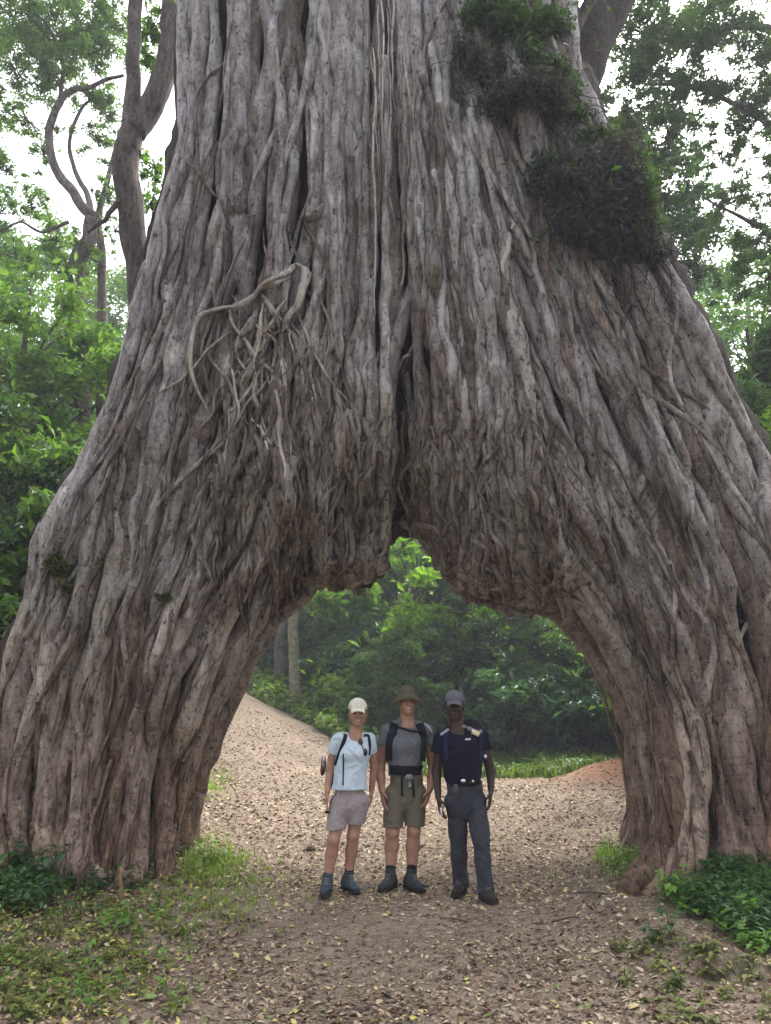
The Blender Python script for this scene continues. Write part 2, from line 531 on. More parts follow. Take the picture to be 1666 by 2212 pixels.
FR += dent(300, 1500, 7.8, .5, 1.5, .12)
FR += dent(230, 1900, 7.8, .9, .6, .35)
FR += dent(1600, 1900, 8.2, .6, .5, .25)
FR += dent(1560, 1300, 7.9, .6, 1.5, .15)
YY3 = ys[None, :, None]
front = YM - (TH + FR * np.clip(q_ * 4, 0, 1))[:, None, :]
back = YM + TH[:, None, :]
d2 = D2[:, None, :]
f3 = np.where(d2 > 0, np.maximum(front - YY3, YY3 - back), np.maximum(-d2, np.abs(YY3 - YM) * .5))
CV, CQ = surface_nets(f3, (xs[0], ys[0], zs[0]), hh)
for _ in range(2):                              # one relaxation to lose the voxel steps
    s_ = np.zeros_like(CV); c_ = np.zeros(len(CV))
    for a_, b_ in ((0, 1), (1, 2), (2, 3), (3, 0)):
        np.add.at(s_, CQ[:, a_], CV[CQ[:, b_]]); np.add.at(c_, CQ[:, a_], 1)
        np.add.at(s_, CQ[:, b_], CV[CQ[:, a_]]); np.add.at(c_, CQ[:, b_], 1)
    CV = CV * .4 + .6 * s_ / np.maximum(c_, 1)[:, None]
bvh = BVHTree.FromPolygons([tuple(v) for v in CV.tolist()], CQ.tolist())

LAYERS = [(CV, CQ)]
def grow_bvh(items):
    """later roots lie on the earlier ones"""
    global bvh
    Vs = [CV]; Qs = [np.asarray(CQ)]; o = len(CV)
    for V, Q, uv, T in items:
        Vs.append(V + TREE0); Qs.append(Q + o); o += len(V)
    bvh = BVHTree.FromPolygons(np.vstack(Vs).tolist(), np.vstack(Qs).tolist())
TREE0 = np.array([0, YM, 0])
def project(px, py, lift=0.):
    """where the line of sight through the pixel meets the trunk"""
    D = rays(px, py); O = Vector((0, 0, CAMZ)); out = np.zeros((len(px), 3)); hit = np.zeros(len(px), bool)
    MP = at(px, py, np.full(len(px), YM))
    for i in range(len(px)):
        loc, nrm, _, _ = bvh.ray_cast(O, Vector(D[i]).normalized(), 30)
        if loc is None:
            loc, nrm, _, _ = bvh.find_nearest(Vector(MP[i]))
        else:
            hit[i] = True
        out[i] = loc
    return out, hit

M_root = bark_mat('fig_bark', (.095, .082, .075), (.33, .315, .305), (.60, .585, .57), lichen=.8)
M_core = bark_mat('fig_core_gap_shade', (.018, .014, .012), (.05, .038, .032), (.11, .088, .075), rings=False, lichen=.25)  # core bark darkened so the gaps between roots look deep in shade
M_thin = bark_mat('fig_thin_root_bark', (.09, .07, .055), (.24, .205, .17), (.42, .38, .33), rings=False, lichen=.3, moss=.2)
M_pale = bark_mat('fig_aerial_root_bark', (.22, .20, .16), (.52, .49, .42), (.74, .71, .64), rings=False, lichen=.3, moss=.1)

M_pale2 = bark_mat('fig_pale_root_bark', (.17, .15, .12), (.46, .43, .38), (.70, .67, .60), rings=False, lichen=.4, moss=.15)
# ridges on the core
ph = rng.uniform(0, 6.28, 12)
cx, cy, cz = CV.T
sw = cx * 1.0 + .35 * np.sin(cz * .8 + ph[0]) + .12 * np.sin(cz * 2.3 + ph[1])
rid = sum(a * np.abs(np.sin(k * sw + ph[i] + .5 * np.sin(cz * (1 + .3 * i)))) for i, (k, a) in enumerate([(9, .05), (17, .035), (29, .02)]))
CN = np.zeros_like(CV)
e1 = CV[CQ[:, 1]] - CV[CQ[:, 0]]; e2 = CV[CQ[:, 3]] - CV[CQ[:, 0]]
fn = np.cross(e1, e2)
for a_ in range(4): np.add.at(CN, CQ[:, a_], fn)
CN /= np.linalg.norm(CN, axis=1)[:, None] + 1e-9
if (CN[cy < YM - .5][:, 1]).mean() > 0: CN = -CN; CQ = CQ[:, ::-1]
# every mesh of the tree is written relative to the tree's own origin
TREE0 = np.array([0, YM, 0])
fig = empty('fig_tree', tuple(TREE0), 'giant strangler fig whose braided grey roots form an arch over the leafy path', 'tree')
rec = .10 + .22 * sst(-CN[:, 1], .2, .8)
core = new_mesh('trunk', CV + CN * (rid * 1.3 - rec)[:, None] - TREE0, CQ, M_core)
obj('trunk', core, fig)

# --- flow of the roots, read off the photograph row by row
GYs = np.array([-160, 0, 150, 300, 450, 600, 750, 900, 1000, 1100, 1200, 1300, 1400, 1500, 1600, 1700, 1800, 1900, 1990])
GL = np.array([
 [400, 398, 396, 402, 358, 328, 286, 238, 196, 124, 96, 76, 32, 8, -5, -18, -30, -42, -60],
 [450, 448, 445, 440, 420, 385, 335, 290, 262, 225, 195, 178, 150, 125, 108, 98, 88, 78, 60],
 [540, 540, 540, 540, 530, 500, 450, 400, 370, 340, 318, 298, 280, 255, 232, 215, 198, 182, 160],
 [640, 640, 642, 640, 630, 605, 570, 530, 505, 478, 450, 415, 385, 360, 338, 318, 302, 290, 270],
 [745, 745, 745, 745, 742, 735, 720, 700, 690, 676, 645, 588, 540, 495, 456, 430, 410, 397, 385]], float)
GL[4, 11:] -= np.array([12, 20, 26, 30, 30, 30, 30, 30]); GL[3, 12:] -= 10
SL = np.array([0, .25, .5, .75, 1])
GR = np.array([
 [850, 850, 855, 862, 868, 885, 915, 985, 1050, 1120, 1195, 1255, 1308, 1350, 1374, 1390, 1402, 1368, 1320],
 [955, 960, 980, 1000, 1030, 1060, 1105, 1170, 1215, 1262, 1310, 1355, 1395, 1425, 1445, 1462, 1468, 1450, 1430],
 [1030, 1040, 1060, 1090, 1135, 1185, 1250, 1315, 1355, 1388, 1418, 1450, 1485, 1518, 1545, 1562, 1578, 1588, 1600],
 [1120, 1130, 1160, 1205, 1262, 1318, 1385, 1448, 1480, 1515, 1552, 1590, 1628, 1658, 1682, 1702, 1715, 1728, 1740],
 [1228, 1230, 1238, 1300, 1380, 1450, 1520, 1590, 1648, 1705, 1750, 1790, 1830, 1860, 1890, 1920, 1940, 1950, 1960]], float)
GR[0, 11:] += np.array([8, 16, 24, 26, 28, 30, 50, 60]); GR[1, 17:] += 15
def flow(G, s, y):
    cols = np.array([np.interp(y, GYs, g_) for g_ in G])      # 5 x n
    s = np.clip(s, 0, 1) * 4; i = np.minimum(s.astype(int), 3); f = s - i
    k = np.arange(len(y))
    return cols[i, k] * (1 - f) + cols[i + 1, k] * f

ROOTS = []      # (V,Q,uv,T, size) of single roots
def finish(px, py, rad, lift, k, lump, seed=None, sm=3, flat=1.0, clampz=True):
    P, hit = project(px, py)
    P = smooth1(P, sm)
    d = P - np.array([0, 0, CAMZ]); dist = np.linalg.norm(d, axis=1)[:, None]
    P = P - d / dist * (np.asarray(lift) * rad)[:, None]
    if clampz:
        g_ = ground_h(P[:, 0], P[:, 1])
        P[:, 2] = np.maximum(P[:, 2], g_ - .12)
    return tube(P - TREE0, rad, k, lump, flat=flat)
def long_root(G, s0, y0, y1, r0, r1, wander=.05, lift=.2, k=11, lump=.12, kink=3.):
    n = max(14, int((y1 - y0) / 15))
    y = np.linspace(y0, y1, n)
    s = s0 + wnoise(n, 22, wander) + wnoise(n, 9, wander * .25)
    s = np.where(s < 0, -s * .5, s); s = np.where(s > 1, 1 - (s - 1) * .5, s)
    px = flow(G, s, y) + wnoise(n, 4, kink)
    t = np.linspace(0, 1, n)
    rad = (r0 + (r1 - r0) * t) * (1 + wnoise(n, 7, .16))
    rad = np.maximum(rad, .25 * max(r0, r1))
    lf = lift + wnoise(n, 14, .5)
    tp = np.ones(n)
    if y0 > -60: tp = tp * (.22 + .78 * sst(y, y0, y0 + 110)); lf = lf - 1.1 * (1 - sst(y, y0, y0 + 90))
    if y1 < 1870: tp = tp * (.22 + .78 * (1 - sst(y, y1 - 140, y1))); lf = lf - 1.1 * sst(y, y1 - 90, y1)
    rad = rad * tp
    end = sst(y, 1780, 1900)
    rad = rad * (1 + .35 * end)
    return finish(px, y, rad, lf, k, lump)

def stretch(G, ss, r, w, lft):
    for s in ss:
        ROOTS.append(long_root(G, s, rng.uniform(-170, -60), rng.uniform(1885, 1955), r * rng.uniform(.6, 1.25), r * rng.uniform(.7, 1.45), w, lft + rng.uniform(-.2, .3)))
# layer 1: thick old roots from the crown to the ground
stretch(GL, np.linspace(.0, .985, 14) + rng.normal(0, .015, 14), .110, .022, .45)
stretch(GR, np.linspace(.03, 1.0, 16) + rng.normal(0, .012, 16), .108, .022, .45)
NTH = len(ROOTS)
def traced(pts, rad, lift=1.2, k=9, n=None, lump=.1, jit=2.5, flat=.9, sm=2):
    pts = np.array(pts, float)
    L = np.abs(np.diff(pts, axis=0)).sum()
    n = n or max(8, int(L / 12))
    C = catmull(pts, n)
    rr = np.interp(np.linspace(0, 1, n), np.linspace(0, 1, len(rad)), rad) if hasattr(rad, '__len__') else np.full(n, rad)
    rr = rr * (1 + wnoise(n, 5, .1)) * np.where(np.arange(n) < 4, .5 + .125 * np.arange(n), 1) * np.where(np.arange(n)[::-1] < 4, .45 + .14 * np.arange(n)[::-1], 1)
    px = C[:, 0] + wnoise(n, 4, jit); py = C[:, 1] + wnoise(n, 4, jit)
    return finish(px, py, rr, lift, k, lump, sm=sm, flat=flat)
# individual roots that catch the eye
TR = [
 ([(768, -150), (770, 100), (766, 350), (775, 560), (770, 780), (762, 900)], [.10, .10, .10, .09, .08, .05], .4),
 ([(792, -150), (790, 120), (792, 300), (786, 500), (790, 640)], [.05, .055, .05, .045, .03], .3),
 ([(842, -150), (846, 120), (842, 300), (850, 480), (856, 640), (840, 760)], [.09, .09, .085, .085, .08, .06], .3),
 ([(868, -150), (866, 200), (880, 450), (905, 620), (925, 760)], [.05, .055, .06, .06, .04], .4),
 ([(905, 120), (915, 330), (925, 500), (935, 620), (960, 760), (975, 880)], [.08, .09, .10, .10, .09, .06], .3),
 ([(735, -120), (738, 100), (735, 300), (728, 450), (735, 620), (742, 760)], [.16, .165, .15, .15, .13, .09], .75),
 ([(525, -120), (522, 100), (520, 280), (508, 350), (515, 470), (530, 600), (515, 720)], [.10, .12, .13, .12, .12, .12, .08], .8),
 ([(515, 285), (545, 350), (522, 440), (490, 520), (478, 640)], [.05, .085, .09, .08, .05], 1.2),
 ([(620, -80), (640, 80), (668, 200), (662, 260), (690, 330), (678, 420), (655, 500)], [.06, .07, .075, .07, .045, .05, .04], 1.4),
 ([(735, 60), (758, 75), (748, 110), (705, 140), (692, 180)], [.05, .045, .04, .04, .03], 3.0),
 ([(600, 70), (628, 85), (660, 110)], [.03, .04, .04], 3.0),
 ([(815, -120), (820, 100), (812, 300), (808, 480), (798, 640), (795, 760)], [.07, .075, .07, .065, .06, .05], 1.6),
 ([(1010, 250), (1015, 380), (1022, 520), (1030, 640), (1045, 760)], [.11, .12, .12, .11, .09], .9),
 ([(1070, 250), (1110, 360), (1135, 470), (1185, 560), (1225, 660), (1262, 800), (1280, 900)], [.09, .11, .12, .11, .11, .10, .08], .9),
 ([(1170, 440), (1215, 540), (1260, 640), (1300, 760), (1345, 890), (1375, 1000)], [.09, .11, .11, .12, .11, .09], .8),
 ([(1225, 500), (1270, 600), (1310, 700), (1360, 820)], [.05, .06, .06, .05], 1.6),
 ([(1335, 520), (1400, 620), (1470, 740), (1530, 870), (1590, 1000), (1640, 1150), (1660, 1280)], [.10, .11, .12, .13, .14, .13, .12], .7),
 ([(900, 600), (870, 690), (845, 790), (838, 880), (842, 960), (838, 1080)], [.07, .085, .09, .09, .08, .06], 1.1),
 ([(790, 720), (800, 820), (812, 900), (800, 1000), (780, 1080)], [.08, .09, .08, .06, .05], .9),
 ([(880, 800), (888, 900), (900, 970), (940, 1010), (985, 1060)], [.035, .035, .03, .03, .02], 2.4),
 ([(845, 830), (870, 775), (888, 770)], [.03, .025, .015], 3.),
 ([(745, 850), (735, 940), (705, 1010), (688, 1090), (692, 1180), (690, 1262)], [.08, .09, .10, .10, .09, .07], 1.1),
 ([(805, 870), (760, 950), (712, 1015)], [.05, .06, .06], 1.4),
 ([(280, 900), (282, 1000), (285, 1110), (282, 1230), (286, 1350), (278, 1480), (262, 1600), (250, 1750), (240, 1890)], [.13, .12, .115, .115, .115, .12, .12, .14, .17], .9),
 ([(330, 560), (305, 700), (285, 800), (245, 930), (210, 1030), (190, 1150)], [.14, .15, .15, .14, .12, .10], .5),
 ([(360, 590), (375, 700), (372, 820), (350, 930), (345, 1040)], [.11, .12, .11, .11, .08], .9),
 ([(470, 890), (425, 940), (405, 990), (395, 1060)], [.10, .12, .10, .06], 1.0),
 ([(90, 1130), (78, 1250), (60, 1400), (42, 1520), (38, 1650), (42, 1760), (30, 1890)], [.10, .10, .11, .115, .12, .13, .16], .9),
 ([(150, 1040), (130, 1150), (118, 1300), (105, 1450), (98, 1600), (95, 1750), (100, 1880)], [.09, .10, .10, .10, .10, .11, .13], .8),
 ([(1235, 1330), (1300, 1380), (1362, 1460), (1405, 1550), (1428, 1650), (1432, 1760), (1418, 1840), (1390, 1895), (1345, 1932)], [.10, .14, .15, .14, .13, .13, .13, .12, .08], .3),
 ([(1270, 1350), (1345, 1440), (1392, 1540), (1416, 1650), (1425, 1760), (1425, 1850), (1415, 1915)], [.08, .10, .10, .10, .10, .10, .09], .1),
 ([(1495, 1500), (1480, 1600), (1450, 1680), (1440, 1780), (1425, 1850), (1405, 1935)], [.05, .055, .05, .05, .06, .06], 2.2),
 ([(1520, 1480), (1505, 1600), (1500, 1700), (1498, 1800), (1475, 1900)], [.09, .10, .10, .10, .13], 1.3),
 ([(1420, 960), (1400, 1020), (1370, 1090), (1330, 1140)], [.04, .05, .05, .06], 2.0),
 ([(1010, 1060), (1040, 1100), (1035, 1140), (1060, 1180)], [.03, .04, .04, .03], 2.),
 ([(950, 1240), (1020, 1270), (1100, 1295), (1190, 1310), (1240, 1345)], [.05, .06, .06, .06, .08], .9),
 ([(940, 1215), (1000, 1250), (1080, 1262), (1150, 1270)], [.03, .045, .045, .03], 1.6),
 ([(700, 1225), (635, 1300), (575, 1370), (525, 1450), (478, 1560), (440, 1660), (415, 1760), (395, 1880)], [.10, .11, .12, .12, .12, .12, .12, .13], .3),
 ([(705, 1255), (760, 1240), (815, 1215), (835, 1170)], [.05, .06, .05, .04], .9),
 ([(650, 1310), (605, 1350), (555, 1420), (515, 1500), (470, 1600)], [.07, .09, .09, .08, .06], .3),
 ([(600, 1180), (560, 1260), (520, 1350), (470, 1450), (430, 1560), (400, 1700), (385, 1890)], [.08, .10, .10, .10, .10, .11, .12], .8),
]
for pts, rad, lf in TR:
    ROOTS.append(traced(pts, rad, lf))
grow_bvh(ROOTS)
# layer 2: middling roots, over part of the height
for k_ in range(38):
    G = GL if k_ % 2 else GR
    y0 = rng.uniform(-170, 900); y1 = min(1950, y0 + rng.uniform(500, 1500))
    if rng.random() < .4: y1 = rng.uniform(1880, 1950)
    r_ = rng.uniform(.045, .085)
    ROOTS.append(long_root(G, rng.uniform(0, 1), y0, y1, r_ * .8, r_, .05, .35, 9, .10, 5))
grow_bvh(ROOTS)
# layer 3: slim roots that creep over the thick ones
for k_ in range(46):
    G = GL if k_ % 2 else GR
    y0 = rng.uniform(-170, 1300); y1 = min(1950, y0 + rng.uniform(300, 1100))
    r_ = rng.uniform(.020, .042)
    ROOTS.append(long_root(G, rng.uniform(0, 1), y0, y1, r_ * .8, r_, .08, .5, 7, .10, 6))
# curtain: x drifts outwards from the middle, ends at the lip
LIPX = [640, 700, 790, 826, 838, 862, 905, 938, 965, 1030, 1100, 1200, 1250]
LIPY = [1300, 1272, 1256, 1238, 1192, 1162, 1170, 1202, 1247, 1282, 1302, 1315, 1355]
def curtain(x1, y0, r_, lift, k=8, kink=6):
    lipy = np.interp(x1, LIPX, LIPY) + 6
    n = max(10, int((lipy - y0) / 14)); t = np.linspace(0, 1, n)
    y = y0 + (lipy - y0) * t
    mid = 862
    w0 = .55 if x1 > mid else .8
    shrink = 1 - (1 - t) * (1 - w0) * (lipy - y0) / 900
    px = mid + (x1 - mid) * shrink + wnoise(n, 7, kink * 1.2) * (1 - .5 * t) + wnoise(n, 3, kink * .3)
    rad = r_ * (1 + wnoise(n, 5, .2)) * (.7 + .4 * t); rad = np.maximum(rad, r_ * .35)
    return finish(px, y, rad, lift + wnoise(n, 8, .5), k, .13)
cxs = np.concatenate([np.linspace(690, 832, 11), np.linspace(905, 1230, 24)])
for x1 in cxs:
    ROOTS.append(curtain(x1 + rng.normal(0, 5), rng.uniform(100, 620), rng.uniform(.04, .075), .5))
for x1 in rng.choice(cxs, 40):
    ROOTS.append(curtain(x1 + rng.normal(0, 12), rng.uniform(600, 1000), rng.uniform(.02, .038), .6, 7, 14))
def traced3(pts, rad, k=11, lump=.1, name='root'):
    P = np.array([pt(*p_) for p_ in pts]); n = max(12, len(P) * 6)
    C = catmull(P, n) + np.stack([wnoise(n, 4, .008) for _ in range(3)], 1)
    C[:, 2] = np.maximum(C[:, 2], ground_h(C[:, 0], C[:, 1]) - .05)
    rr = np.interp(np.linspace(0, 1, n), np.linspace(0, 1, len(rad)), rad)
    return tube(C - TREE0, rr, k, lump)
NMIR = len(ROOTS)
for a_ in [
 ([(1400, 1420, 8.30), (1425, 1520, 8.00), (1440, 1620, 7.78), (1446, 1700, 7.64), (1438, 1790, 7.50), (1410, 1865, 7.36), (1358, 1925, 7.20), (1328, 1940, 7.12)], [.08, .10, .12, .13, .13, .13, .10, .05]),
 ([(1440, 1440, 8.3), (1462, 1560, 7.9), (1475, 1660, 7.72), (1472, 1750, 7.58), (1456, 1830, 7.42), (1430, 1890, 7.30), (1390, 1942, 7.12)], [.06, .07, .08, .09, .10, .10, .06]),
 ([(1480, 1400, 8.3), (1500, 1540, 7.9), (1508, 1650, 7.72), (1502, 1760, 7.6), (1490, 1850, 7.4), (1475, 1935, 7.1)], [.07, .09, .10, .11, .12, .12]),
 ([(1400, 1460, 8.3), (1420, 1560, 8.0), (1430, 1650, 7.8), (1424, 1740, 7.62), (1412, 1830, 7.45), (1392, 1895, 7.3)], [.04, .05, .05, .05, .05, .04]),
 ([(310, 1400, 8.2), (305, 1560, 7.85), (300, 1700, 7.70), (298, 1800, 7.62), (290, 1870, 7.5), (275, 1920, 7.3)], [.08, .10, .10, .11, .13, .13]),
 ([(190, 1450, 8.2), (200, 1600, 7.85), (205, 1720, 7.76), (200, 1810, 7.66), (215, 1880, 7.5), (240, 1928, 7.22)], [.06, .07, .07, .08, .09, .07]),
 ([(350, 1450, 8.3), (352, 1600, 8.0), (355, 1740, 7.85), (355, 1820, 7.75), (358, 1880, 7.6), (360, 1912, 7.5)], [.06, .08, .08, .09, .10, .08]),
 ([(60, 1450, 8.2), (48, 1580, 7.9), (40, 1700, 7.8), (35, 1800, 7.7), (25, 1880, 7.5), (5, 1932, 7.3)], [.08, .09, .10, .11, .12, .12]),
 ([(125, 1500, 8.2), (120, 1640, 7.9), (118, 1740, 7.8), (118, 1820, 7.7), (125, 1892, 7.45)], [.07, .08, .09, .10, .11]),
 ([(1560, 1420, 8.4), (1580, 1540, 8.0), (1590, 1640, 7.9), (1600, 1750, 7.82), (1605, 1840, 7.72), (1600, 1900, 7.6)], [.08, .09, .10, .11, .12, .12])]:
    ROOTS.append(traced3(*a_))
def lipx(px_): return np.interp(px_, LIPX, LIPY)
for k_ in range(26):          # knotted roots that run along the lip
    x0 = rng.uniform(690, 800) if k_ % 3 == 0 else rng.uniform(915, 1130)
    x1 = x0 + (rng.uniform(40, 120) if k_ % 3 == 0 else rng.uniform(70, 200))
    n_ = 7; xx = np.linspace(x0, min(x1, 832 if k_ % 3 == 0 else 1250), n_); off = rng.uniform(2, 60) + wnoise(n_, 3, 9)
    r_ = rng.uniform(.022, .055)
    ROOTS.append(traced(np.stack([xx, lipx(xx) - off], 1), [r_ * .7, r_, r_ * 1.1, r_, r_ * .6], rng.uniform(.2, 1.6), 8, None, .14, 4))
print('roots', len(ROOTS))
M_root_g = bark_mat('fig_bark_pale', (.14, .125, .11), (.44, .425, .40), (.72, .71, .68), lichen=.8, moss=.2)
M_root_b = bark_mat('fig_bark_brown', (.055, .043, .036), (.20, .168, .145), (.38, .335, .305), lichen=.45, moss=.5)
for V, Q, uv, T in ROOTS:
    me = new_mesh('root', V, [Q, T], [M_root, M_root, M_root_g, M_root_b][int(rng.integers(4))], uv)
    obj('root', me, fig)

# pale aerial roots hanging free
for pts, rad, lf, mt in [
 ([(880, -140), (878, 60), (876, 250), (874, 420), (870, 560), (868, 640)], [.028, .027, .025, .022, .018, .012], 6., M_pale),
 ([(655, 590), (640, 570), (600, 600), (560, 625), (520, 650), (495, 668), (440, 675), (420, 712), (412, 770), (415, 830), (440, 880), (472, 915)], [.045, .04, .035, .04, .045, .03, .025, .022, .022, .02, .016, .012], 5., M_pale),
 ([(645, 575), (655, 600), (645, 650), (620, 690), (600, 740)], [.045, .06, .05, .035, .025], 4., M_pale),
 ([(570, 640), (595, 680), (608, 730), (612, 800), (618, 880), (622, 960)], [.03, .026, .024, .022, .02, .015], 4.5, M_pale),
 ([(495, 665), (505, 700), (540, 760), (590, 800), (620, 815)], [.03, .022, .02, .018, .012], 4., M_pale),
 ([(560, 625), (600, 610), (640, 592)], [.03, .028, .02], 6., M_pale),
 ([(545, 780), (560, 860), (570, 940), (585, 1010)], [.024, .022, .02, .014], 3.5, M_pale),
 ([(570, 790), (590, 850), (600, 930), (612, 1000), (610, 1080)], [.02, .02, .02, .018, .012], 3.5, M_pale),
 ([(700, 440), (680, 470), (660, 490), (700, 560), (720, 620), (730, 650)], [.04, .06, .03, .015, .014, .01], 2.5, M_thin),
 ([(1110, 470), (1100, 520), (1082, 560), (1080, 590), (1090, 610)], [.03, .03, .028, .025, .015], 3., M_pale),
 ([(380, 330), (450, 400), (500, 470)], [.02, .02, .015], 3., M_thin),
]:
    V, Q, uv, T = traced(pts, np.array(rad) * .9, lf, k=8, jit=4.5, lump=.22)
    obj('aerial_root', new_mesh('aerial_root', V, [Q, T], mt, uv), fig)

grow_bvh(ROOTS)
for k_ in range(46):          # crossing pale vines left of centre, thin strands down the upper middle
    if k_ < 34:
        x_, y_ = rng.normal(575, 48), rng.uniform(610, 900); L_ = rng.uniform(110, 260)
        a_ = rng.choice([-.55, -.2, .1, .45]) + rng.normal(0, .12); r_ = rng.uniform(.008, .017); lf = rng.uniform(2.5, 6)
        n_ = 8; t_ = np.linspace(0, 1, n_)
        pts = np.stack([x_ + math.sin(a_) * L_ * t_ + wnoise(n_, 2, 9), y_ + math.cos(a_) * L_ * t_], 1)
    else:
        x_ = rng.uniform(780, 900); y_ = rng.uniform(-140, 200); L_ = rng.uniform(300, 620); r_ = rng.uniform(.006, .012); lf = rng.uniform(3, 9)
        n_ = 10; t_ = np.linspace(0, 1, n_); pts = np.stack([x_ + wnoise(n_, 3, 4) + 6 * t_, y_ + L_ * t_], 1)
    V, Q, uv, T = traced(pts, [r_, r_ * 1.1, r_, r_ * .8, r_ * .5], lf, k=6, jit=2.5, lump=.18)
    obj('aerial_root', new_mesh('aerial_root', V, [Q, T], M_pale if k_ % 3 else M_pale2, uv), fig)
# net of thin roots nobody could count
bag = Bag(); bagp = Bag()
def squiggle(x, y, L, r_, ang=0., wig=.5, lift=1.5, b=bag, k=5):
    n = max(6, int(L / 9)); st = L / n
    a = math.pi / 2 + ang + wnoise(n, 6, wig)
    px = x + np.cumsum(np.cos(a)) * st; py = y + np.cumsum(np.sin(a)) * st
    lip = np.interp(px, LIPX, LIPY, left=2400, right=2400)
    ok = py < np.where((px > 640) & (px < 1250), lip + 4, 1940)
    m = int(np.argmin(ok)) if not ok.all() else n
    if m < 5: return
    px, py = px[:m], py[:m]
    rad = r_ * np.linspace(1.1, .55, m) * (1 + wnoise(m, 4, .15))
    P, hit = project(px, py)
    P = smooth1(P, 1)
    d = P - np.array([0, 0, CAMZ]); d /= np.linalg.norm(d, axis=1)[:, None]
    P = P - d * (lift * r_ * .45 + wnoise(m, 5, .012))[:, None]
    V, Q, uv, T = tube(P - TREE0, rad, k, .08, caps=False)
    (bagp if rng.random() < pale_share else b).add(V, Q, uv)
pale_share = .6
for _ in range(230):      # the tangled field left of centre
    squiggle(rng.normal(610, 70), rng.uniform(700, 1150), rng.uniform(110, 300), rng.uniform(.012, .034), rng.normal(.05, .15), .26, 2.8)
for _ in range(130):      # over the arch, both sides of the cleft
    x = rng.uniform(700, 1230)
    if 845 < x < 885: continue
    squiggle(x, rng.uniform(820, 1200), rng.uniform(90, 240), rng.uniform(.014, .036), -(x - 862) / 1400 + rng.normal(0, .2), .45)
for _ in range(36):       # curled ends at the lip
    x = rng.uniform(690, 1215)
    squiggle(x, np.interp(x, LIPX, LIPY) - rng.uniform(20, 110), rng.uniform(60, 150), rng.uniform(.02, .042), rng.normal(0, .6), .7)
pale_share = .25
for _ in range(36):       # inside the cleft
    squiggle(rng.normal(872, 22), rng.uniform(830, 1080), rng.uniform(60, 160), rng.uniform(.008, .02), rng.normal(0, .12), .25, 1.)
for _ in range(140):      # thin runners, along the flow
    G = GL if rng.random() < .5 else GR
    s = rng.uniform(0, 1); y = 1750 - 1500 * rng.uniform(0, 1) ** 1.4
    x0 = flow(G, np.array([s]), np.array([y]))[0]; x1 = flow(G, np.array([s]), np.array([y + 60.]))[0]
    squiggle(x0, y, rng.uniform(90, 300), rng.uniform(.009, .026), -math.atan((x1 - x0) / 60) + rng.normal(0, .09), .12, 2.5)
obj('root_net', bag.mesh('root_net', M_thin), fig, kind='stuff')
obj('pale_root_net', bagp.mesh('pale_root_net', M_pale2), fig, kind='stuff')

# the far side, mirrored from the near side's roots
bb = Bag()
for i in rng.choice(NMIR, 90, replace=False):
    V, Q, uv, T = ROOTS[i]
    V2 = V.copy(); V2[:, 1] = -V2[:, 1] - .05
    bb.add(V2, Q[:, ::-1], uv, T[:, ::-1])
obj('far_side_roots', bb.mesh('far_side_roots', M_root), fig, kind='stuff')

# limbs leaving the top of the trunk on the right
def limb(pts, rad, k=12, lump=.08, matl=None, name='branch', parent=fig, o0=TREE0):
    P = np.array([pt(*p) for p in pts]); n = max(10, len(P) * 7)
    C = catmull(P, n)
    C += np.stack([wnoise(n, 5, .02) for _ in range(3)], 1)
    rr = np.interp(np.linspace(0, 1, n), np.linspace(0, 1, len(rad)), rad)
    V, Q, uv, T = tube(C - o0, rr, k, lump)
    return obj(name, new_mesh(name, V, [Q, T], matl or M_limb, uv), parent)
M_figlimb = bark_mat('fig_limb_bark', (.025, .02, .02), (.065, .052, .05), (.13, .11, .108), rings=False, lichen=.2, moss=.2, lowtint=False)
M_limb = bark_mat('limb_bark', (.05, .04, .036), (.13, .11, .10), (.24, .21, .19), rings=False, lichen=.3, moss=.2, lowtint=False)
limb([(1190, 260, 8.9), (1240, 190, 9.0), (1285, 90, 9.2), (1330, -30, 9.4), (1380, -200, 9.6)], [.34, .32, .29, .27, .24], matl=M_figlimb)
limb([(1180, 120, 8.4), (1240, 60, 8.5), (1290, -40, 8.6), (1330, -150, 8.7)], [.10, .09, .08, .06], matl=M_figlimb)
limb([(1215, 60, 7.9), (1235, 130, 7.9), (1262, 210, 7.9), (1275, 270, 7.95)], [.03, .028, .022, .012], 7)
limb([(900, -60, 7.6), (930, 10, 7.5), (975, 50, 7.5), (1000, 90, 7.6)], [.08, .10, .10, .06], 10)
# ================================================================== LEAVES AND TREES
def leaves(P, L, up=.35, r=rng, wid=.42):
    """one folded blade per point"""
    n = len(P)
    L = L * r.uniform(.6, 1.3, n)
    nrm = r.normal(0, 1, (n, 3)); nrm[:, 2] = np.abs(nrm[:, 2]) + up; nrm /= np.linalg.norm(nrm, axis=1)[:, None]
    a = r.normal(0, 1, (n, 3)); a -= (a * nrm).sum(1)[:, None] * nrm; a /= np.linalg.norm(a, axis=1)[:, None]
    b = np.cross(nrm, a)
    v0 = P - a * L[:, None] * .5; v2 = P + a * L[:, None] * .5 - nrm * L[:, None] * .12
    m = P + nrm * L[:, None] * .0
    v1 = m + b * (L * wid * .5)[:, None] + nrm * (L * .08)[:, None]; v3 = m - b * (L * wid * .5)[:, None] + nrm * (L * .08)[:, None]
    V = np.stack([v0, v1, v2, v3], 1).reshape(-1, 3)
    Q = np.arange(4 * n).reshape(n, 4)
    t = np.repeat(r.uniform(0, 1, n), 4)
    return V, Q, t
